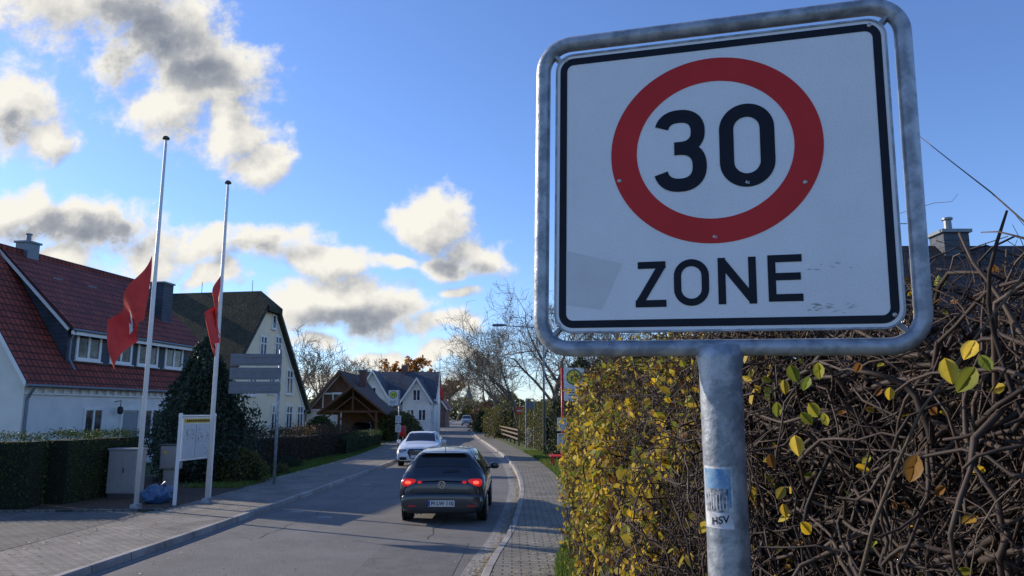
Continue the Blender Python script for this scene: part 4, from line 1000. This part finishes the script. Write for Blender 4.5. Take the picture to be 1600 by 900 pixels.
for k in range(3): mb = MB(); mb.box((0, -.26-.03*k, .58+k*.13), (1.5, .03, .09)); mb.build('back_slat', 'redpaint', be)
for s in (-1, 1): mb = MB(); mb.box((s*.6, .12, .21), (.06, .06, .42)); mb.build('leg', 'redpaint', be); mb = MB(); mb.bar((s*.6, -.2, 0), (s*.6, -.33, .9), .06, .06); mb.build('leg', 'redpaint', be)
q = G(812, 690, .1); ns = thing('no_entry_sign', 'small round red no entry sign on a thin pole by the far right fence', 'traffic sign', tuple(q))
mb = MB(); mb.tube([(0, 0, 0), (0, 0, 3.1)], .03, 8); mb.build('pole', 'galv', ns)
mb = MB(); mb.lathe([(.3, -.04), (.3, -.05)], (0, 0, 2.3), 24, 'y'); dd_ = mb.build('disc', 'redpaint', ns)
mb = MB(); mb.box((0, -.054, 2.3), (.44, .006, .1)); mb.build('white_bar', 'whitepaint', dd_)
q = G(822, 700, .1); ib = thing('framed_sign_post', 'two galvanised posts with a grey framed panel near the white gate', 'sign', tuple(q))
mb = MB(); mb.tube([(0, 0, 0), (0, 0, 3.0)], .04, 8); mb.tube([(.5, 0, 0), (.5, 0, 3.0)], .04, 8); mb.tube([(0, 0, 3.0), (.5, 0, 3.0)], .04, 8); mb.build('posts', 'galv', ib)
mb = MB(); mb.box((.25, 0, 2.6), (.44, .03, .5)); mb.build('panel', 'galv2', ib)
wg = thing('white_gate', 'white picket gate at the right side beyond the bench', 'gate', tuple(G(834, 697, .1)), radians(10))
for k in range(8): mb = MB(); mb.prism([(-.45+k*.12, .05), (-.37+k*.12, .05), (-.37+k*.12, 1.1), (-.41+k*.12, 1.18), (-.45+k*.12, 1.1)], -.02, .02, 'y'); mb.build('picket', 'whitepaint', wg)
mb = MB(); mb.box((0, .035, .3), (1.0, .03, .08)); mb.box((0, .035, .9), (1.0, .03, .08)); mb.build('rails', 'whitepaint', wg)
fe = thing('wooden_rail_fence', 'weathered wooden rail fence along the right kerb in the distance', 'fence', (XR(56)+2.1, 54, .1))
pts = [(XR(y)+1.9-(XR(56)+2.1), y-54, 0) for y in range(50, 84, 3)]
for p in pts: mb = MB(); mb.box((p[0], p[1], .55), (.12, .12, 1.1)); mb.build('post', 'bark2', fe)
for z in (.45, .75, 1.02):
    mb = MB()
    for a, b_ in zip(pts, pts[1:]): mb.bar((a[0]-.07, a[1], z), (b_[0]-.07, b_[1], z), .04, .1)
    mb.build('rail', 'bark2', fe)
def lamp(label, x, y, h, arm, sgn):
    r = thing('street_lamp', label, 'street lamp', (x, y, .1)); mb = MB(); mb.tube([(0, 0, 0), (0, 0, h-.5), (sgn*.25, 0, h-.12), (sgn*arm, 0, h)], [.07, .05, .04, .03], 10); mb.build('pole', 'galv', r, True)
    mb = MB(); mb.sup((sgn*(arm+.3), 0, h+.02), (.38, .13, .07), .7); mb.build('lamp_head', 'lead', r, True)
lamp('grey street lamp with its arm reaching out left of the zone sign frame', P(850, 640, 38).x, 38, 6.6, 2.0, -1)
lamp('distant street lamp above the right hedge row', XR(80)+2.2, 80, 7.5, 1.2, -1)
fp = thing('flagpole', 'slim distant white flagpole beside the grey roofed house', 'flagpole', (P(686, 650, 80).x, 80, .1)); mb = MB(); mb.tube([(0, 0, 0), (0, 0, 7.8)], [.06, .04], 8); mb.build('pole', 'whitepaint', fp)
mb = MB(); mb.sup((0, 0, 7.85), (.08, .08, .08), 1); mb.build('pole_cap', 'whitepaint', fp)
mb = MB(); mb.add([(.05, 0, 5.2), (.5, .05, 4.4), (.45, 0, 3.3), (.05, 0, 4.0)], [(0, 1, 2, 3)]); fo = mb.build('flag', 'flag'); fo.location = fp.location; tag(fo, 'tiny red flag on the slim distant flagpole', 'flag')

# right-hand vegetation
bush('evergreen_shrub', 'tall dark evergreen shrub behind the right bus stop sign', 'shrub', (3.1, 33.5), 1.1, 1.5, 4.6, 7000, .12, 'lf_dark', 'column', 21)
bush('evergreen_shrub', 'dark column of ivy right of the bus stop sign against the yellow hedge', 'shrub', (4.3, 31.5), 1.2, 1.6, 5.0, 7000, .12, 'lf_dark', 'column', 22)
bush('evergreen_shrub', 'dark green shrub left of the red bench', 'shrub', (2.6, 38), .9, 1.6, 3.0, 4000, .12, 'lf_dark', 'round', 23)
hedge('dark_hedge', 'dark overgrown hedge row behind the white gate', (2.6, 41, 0), (1.4, 62, 0), 1.6, 2.3, 10000, .15, 'lf_olive', 24, jit=.2, lump=.35)
for i, (x, y, h, s) in enumerate(((2.3, 47, 9.6, 31), (3.6, 42, 8.6, 32), (.8, 62, 9.0, 33), (-.8, 78, 9, 34), (-2.0, 98, 9.5, 35))):
    tree('bare_tree', ['largest bare tree with spreading grey twigs left of the zone sign', 'bare tree partly hidden behind the zone sign frame', 'slender bare tree behind the wooden rail fence', 'bare tree further along the right side of the road', 'farthest bare tree on the right side'][i], (x, y), h*(1.25 if i == 0 else 1.12), s, .62 if i else .78, 6 if i < 3 else 5, kids=(3, 4), minr=.010 if i < 3 else .02, bark='bark2')
bush('bushy_shrub', 'olive brown thicket behind the rail fence', 'shrub', (-.6, 70), 1.8, 7, 3.0, 5000, .2, 'lf_olive', 'round', 25, core_='core')
bush('bushy_shrub', 'dark thicket at the far right bend of the road', 'shrub', (-3.2, 98), 2.0, 9, 3.4, 4000, .28, 'lf_red', 'round', 26, core_='core')
bush('bushy_shrub', 'yellow olive bush at the far right bend of the road', 'shrub', (-2.9, 84), 1.3, 2, 2.6, 2000, .2, 'lf_olive', 'round', 27)
tree('orange_tree', 'orange leaved tree above the blue-grey roof', (P(638, 600, 108).x, 108), 10.5, 41, .6, 4, nl=16, lm='lf_orange', lsize=.42, minr=.03)
tree('orange_tree', 'small copper tree at the end of the road', (P(700, 600, 150).x, 150), 9, 42, .6, 4, nl=18, lm='lf_brown', lsize=.55, minr=.03)
for i, (px, Y, h) in enumerate(((505, 92, 11.0), (540, 100, 10.5), (470, 88, 11.0), (600, 120, 11), (672, 135, 10), (715, 200, 12), (765, 190, 11))):
    tree('bare_tree', ['bare tree above the ridge of the brown gabled house', 'bare tree right of the brown gable ridge', 'bare tree against the right slope of the cream house', 'bare tree behind the grey roofed house', 'bare tree right of the grey roofed house', 'far bare tree left of the road end', 'far bare tree right of the road end'][i], (P(px, 600, Y).x, Y), h, 50+i, .65, 5, kids=(3, 4), minr=.022, bark='bark2')
r5 = random.Random(9); fw = MB()
for i in range(14000):
    a = r5.uniform(-60, 60); y = 230+r5.uniform(-10, 10)+abs(a)*.2; top_ = 6.5+3.5*noise.noise(V((a*.12, 0, 4)))+1.5*noise.noise(V((a*.6, 0, 1)))
    fw.leaf(V((a-14, y, r5.uniform(0, 1)**.7*top_)), r5.uniform(.6, 1.3), r5, .7)
o = fw.build('distant_wood', 'lf_olive'); o['kind'] = 'stuff'; tag(o, 'distant band of autumn trees along the horizon', 'trees')

gr = MB()
def blades(n, fx_, y0, y1, h0=.10):
    for i in range(n):
        y = y0+(y1-y0)*r5.random()**1.3; x = fx_(y); z = .1; a = r5.uniform(0, 2*pi); h = h0*r5.uniform(.5, 1.4); w = .010+.0005*y
        o = len(gr.v); gr.v += [(x-w*cos(a), y-w*sin(a), z), (x+w*cos(a), y+w*sin(a), z), (x+r5.gauss(0, .04), y+r5.gauss(0, .04), z+h)]; gr.f.append((o, o+1, o+2))
blades(22000, lambda y: XR(y)+WR(y)-.04+abs(r5.gauss(0, .4)), 8.5, 42, .12)
blades(12000, lambda y: XL(y)-2.35-abs(r5.gauss(0, .9)), 22, 50, .09)
o = gr.build('grass', 'grass'); o['kind'] = 'stuff'; tag(o, 'tufts of green grass along the pavement edges', 'grass')
fl = MB()
for i in range(3600):
    y = 9+22*r5.random()**1.5; k = r5.random()
    if k < .5: x = XR(y)-abs(r5.gauss(.02, .12)); z = .012
    elif k < .75: x = XR(y)+.2+.95*sqrt(r5.random()); z = .122
    elif k < .85: x = r5.uniform(XL(y), XR(y)); z = .012
    else: x = XL(y)-.15-2.3*r5.random()**.6; z = .125
    a = r5.uniform(0, 2*pi); s = r5.uniform(.012, .032); o = len(fl.v)
    fl.v += [(x+s*cos(a), y+s*sin(a), z+r5.random()*.012), (x+s*.6*cos(a+1.6), y+s*.6*sin(a+1.6), z), (x-s*cos(a), y-s*sin(a), z+r5.random()*.01), (x+s*.6*cos(a-1.6), y+s*.6*sin(a-1.6), z)]; fl.f.append((o, o+1, o+2, o+3))
o = fl.build('fallen_leaves', leafmat('fallen_leaf', [(.35, .25, .08), (.20, .11, .04), (.5, .45, .33), (.12, .07, .03), (.5, .38, .06)], 0)); o['kind'] = 'stuff'; tag(o, 'fallen leaves scattered along the kerbs', 'leaves')

# ------------------------------------------------------------------ camera, sun, sky
cam = bpy.data.cameras.new('camera'); co = bpy.data.objects.new('camera', cam); C.objects.link(co)
cam.lens = 36*F/1600; cam.sensor_width = 36; cam.clip_end = 6000; cam.clip_start = .05
co.location = (0, 0, EYE); co.rotation_euler = (pi/2+math.asin(SP), 0, 0); SC.camera = co
AZ, EL = radians(-62), radians(24)
sd = V((sin(AZ)*cos(EL), cos(AZ)*cos(EL), sin(EL)))
su = bpy.data.lights.new('sun', 'SUN'); su.energy = 5.0; su.angle = radians(.5); su.color = (1, .86, .68)
so_ = bpy.data.objects.new('sun', su); C.objects.link(so_); so_.rotation_euler = sd.to_track_quat('Z', 'Y').to_euler()
wd = bpy.data.worlds.new('World'); SC.world = wd; wd.use_nodes = True; nt = wd.node_tree; nt.nodes.clear(); LK = nt.links.new
sky = N(nt, 'ShaderNodeTexSky', sky_type='NISHITA', sun_disc=False, sun_elevation=EL, sun_rotation=AZ, air_density=1.0, dust_density=.2, ozone_density=3.0)
def ab(px, py): d_ = ray(px, py); return d_.x/d_.y, d_.z/d_.y
CL = [(120, -10, 190, 75), (265, 50, 140, 95), (325, 130, 120, 80), (255, 180, 85, 55), (375, 190, 75, 50), (415, 240, 58, 48), (10, 150, 95, 85), (85, 215, 60, 42),
      (10, 320, 110, 52), (130, 355, 165, 60), (250, 380, 110, 50), (60, 410, 110, 30), (430, 385, 105, 46), (345, 372, 55, 28), (515, 418, 80, 32), (592, 425, 55, 18), (665, 350, 80, 60), (740, 400, 78, 44), (690, 425, 60, 28),
      (510, 482, 130, 42), (620, 492, 115, 38), (690, 512, 70, 24), (600, 555, 70, 20), (340, 432, 65, 26), (500, 530, 85, 26), (715, 468, 38, 18), (715, 552, 52, 18), (560, 600, 190, 22)]
GR = [(190, 60, 170, 90), (300, 120, 90, 50), (130, 360, 190, 50), (430, 388, 110, 42), (720, 425, 90, 28), (560, 500, 140, 30), (10, 190, 60, 40)]  # regions where shaded grey cloud cores are painted in
gp = bpy.data.node_groups.new('cloud_density', 'ShaderNodeTree')
gp.interface.new_socket('Vector', in_out='INPUT', socket_type='NodeSocketVector'); gp.interface.new_socket('Density', in_out='OUTPUT', socket_type='NodeSocketFloat'); gp.interface.new_socket('Grey', in_out='OUTPUT', socket_type='NodeSocketFloat')
gi = gp.nodes.new('NodeGroupInput'); go = gp.nodes.new('NodeGroupOutput'); gl = gp.links.new
n1 = N(gp, 'ShaderNodeTexNoise', Scale=7.0, Detail=3); gl(gi.outputs[0], n1.inputs['Vector'])
s1 = N(gp, 'ShaderNodeVectorMath', operation='SUBTRACT'); gl(n1.outputs['Color'], s1.inputs[0]); s1.inputs[1].default_value = (.5, .5, .5)
s2 = N(gp, 'ShaderNodeVectorMath', operation='SCALE'); gl(s1.outputs[0], s2.inputs[0]); s2.inputs['Scale'].default_value = .13
s3 = N(gp, 'ShaderNodeVectorMath', operation='ADD'); gl(gi.outputs[0], s3.inputs[0]); gl(s2.outputs[0], s3.inputs[1])
s4 = N(gp, 'ShaderNodeVectorMath', operation='MULTIPLY'); gl(s3.outputs[0], s4.inputs[0]); s4.inputs[1].default_value = (1, 1, 0)
def blobs(LST, k_):
    cur = None
    for (cx, cy, rx, ry) in LST:
        a0, b0 = ab(cx, cy); ax = abs(ab(cx+rx, cy)[0]-a0); by = abs(ab(cx, cy-ry)[1]-b0)
        q2 = N(gp, 'ShaderNodeVectorMath', operation='MULTIPLY_ADD'); gl(s4.outputs[0], q2.inputs[0]); q2.inputs[1].default_value = (1/ax, 1/by, 0); q2.inputs[2].default_value = (-a0/ax, -b0/by, 0)
        q3 = N(gp, 'ShaderNodeVectorMath', operation='LENGTH'); gl(q2.outputs[0], q3.inputs[0])
        if cur is None: cur = q3.outputs['Value']
        else:
            mx = N(gp, 'ShaderNodeMath', operation='SMOOTH_MIN'); gl(cur, mx.inputs[0]); gl(q3.outputs['Value'], mx.inputs[1]); mx.inputs[2].default_value = k_; cur = mx.outputs[0]
    q4 = N(gp, 'ShaderNodeMath', operation='SUBTRACT'); q4.inputs[0].default_value = 1.0; gl(cur, q4.inputs[1]); return q4
cl_ = N(gp, 'ShaderNodeClamp'); gl(blobs(CL, .15).outputs[0], cl_.inputs[0]); cl_.inputs[1].default_value = -1.5; cl_.inputs[2].default_value = .7
gl(blobs(GR, .3).outputs[0], go.inputs[1])
n2 = N(gp, 'ShaderNodeTexNoise', Scale=10.0, Detail=10, Roughness=.64); gl(gi.outputs[0], n2.inputs['Vector'])
m1 = N(gp, 'ShaderNodeMath', operation='MULTIPLY_ADD'); gl(n2.outputs[0], m1.inputs[0]); m1.inputs[1].default_value = 2.5; m1.inputs[2].default_value = -1.17
m2 = N(gp, 'ShaderNodeMath', operation='ADD'); gl(cl_.outputs[0], m2.inputs[0]); gl(m1.outputs[0], m2.inputs[1]); gl(m2.outputs[0], go.inputs[0])
tc = N(nt, 'ShaderNodeTexCoord'); sx = N(nt, 'ShaderNodeSeparateXYZ'); LK(tc.outputs['Generated'], sx.inputs[0])
def MT(op, a, b_=None, c=None):
    n = N(nt, 'ShaderNodeMath', operation=op)
    for i, x in enumerate((a, b_, c)):
        if x is None: continue
        if isinstance(x, (int, float)): n.inputs[i].default_value = x
        else: LK(x, n.inputs[i])
    return n.outputs[0]
ym = MT('MAXIMUM', sx.outputs[1], .05); A_ = MT('DIVIDE', sx.outputs[0], ym); B_ = MT('DIVIDE', sx.outputs[2], ym)
cv = N(nt, 'ShaderNodeCombineXYZ'); LK(A_, cv.inputs[0]); LK(B_, cv.inputs[1])
def dens(off):
    ad = N(nt, 'ShaderNodeVectorMath', operation='ADD'); LK(cv.outputs[0], ad.inputs[0]); ad.inputs[1].default_value = off
    g_ = nt.nodes.new('ShaderNodeGroup'); g_.node_tree = gp; LK(ad.outputs[0], g_.inputs[0]); return g_.outputs
D0 = dens((0, 0, 0)); D1 = dens((-.022, .028, 0)); d0 = D0[0]; d1 = D1[0]
al = N(nt, 'ShaderNodeMapRange', interpolation_type='SMOOTHSTEP'); LK(d0, al.inputs[0]); al.inputs[1].default_value = .02; al.inputs[2].default_value = .58
df = MT('SUBTRACT', d0, d1); sh_ = MT('MULTIPLY_ADD', df, .60, .80)  # sunward and shaded cloud sides painted into the colour from a density offset
th2 = MT('MULTIPLY', MT('MAXIMUM', MT('SUBTRACT', d0, .45), 0), -.24)
gm = N(nt, 'ShaderNodeClamp'); LK(D0[1], gm.inputs[0]); gm.inputs[1].default_value = 0; gm.inputs[2].default_value = .6
dk = N(nt, 'ShaderNodeMapRange', interpolation_type='SMOOTHSTEP'); LK(d0, dk.inputs[0]); dk.inputs[1].default_value = .25; dk.inputs[2].default_value = .95
sh2 = MT('ADD', MT('ADD', sh_, th2), MT('MULTIPLY', MT('MULTIPLY', gm.outputs[0], dk.outputs[0]), -1.0))
rp = ramp(nt, [(.1, (.24, .27, .33)), (.42, (.40, .42, .46)), (.66, (.70, .69, .66)), (.92, (.95, .92, .84))], sh2)
bgs = N(nt, 'ShaderNodeBackground'); tint = N(nt, 'ShaderNodeMixRGB', blend_type='MULTIPLY'); tint.inputs[0].default_value = 1; tint.inputs[2].default_value = (.92, 1.05, 1.38, 1)
LK(sky.outputs[0], tint.inputs[1]); LK(tint.outputs[0], bgs.inputs[0]); bgs.inputs[1].default_value = .15
bgc = N(nt, 'ShaderNodeBackground'); LK(rp.outputs[0], bgc.inputs[0]); bgc.inputs[1].default_value = 1.0
front_ = MT('GREATER_THAN', sx.outputs[1], .06); up_ = MT('GREATER_THAN', sx.outputs[2], 0.0)
fac = MT('MULTIPLY', MT('MULTIPLY', al.outputs[0], front_), up_)
mxs = N(nt, 'ShaderNodeMixShader'); LK(fac, mxs.inputs[0]); LK(bgs.outputs[0], mxs.inputs[1]); LK(bgc.outputs[0], mxs.inputs[2])
ow = nt.nodes.new('ShaderNodeOutputWorld'); LK(mxs.outputs[0], ow.inputs[0])
SC.view_settings.view_transform = 'Standard'; SC.view_settings.look = 'None'; SC.view_settings.exposure = 0
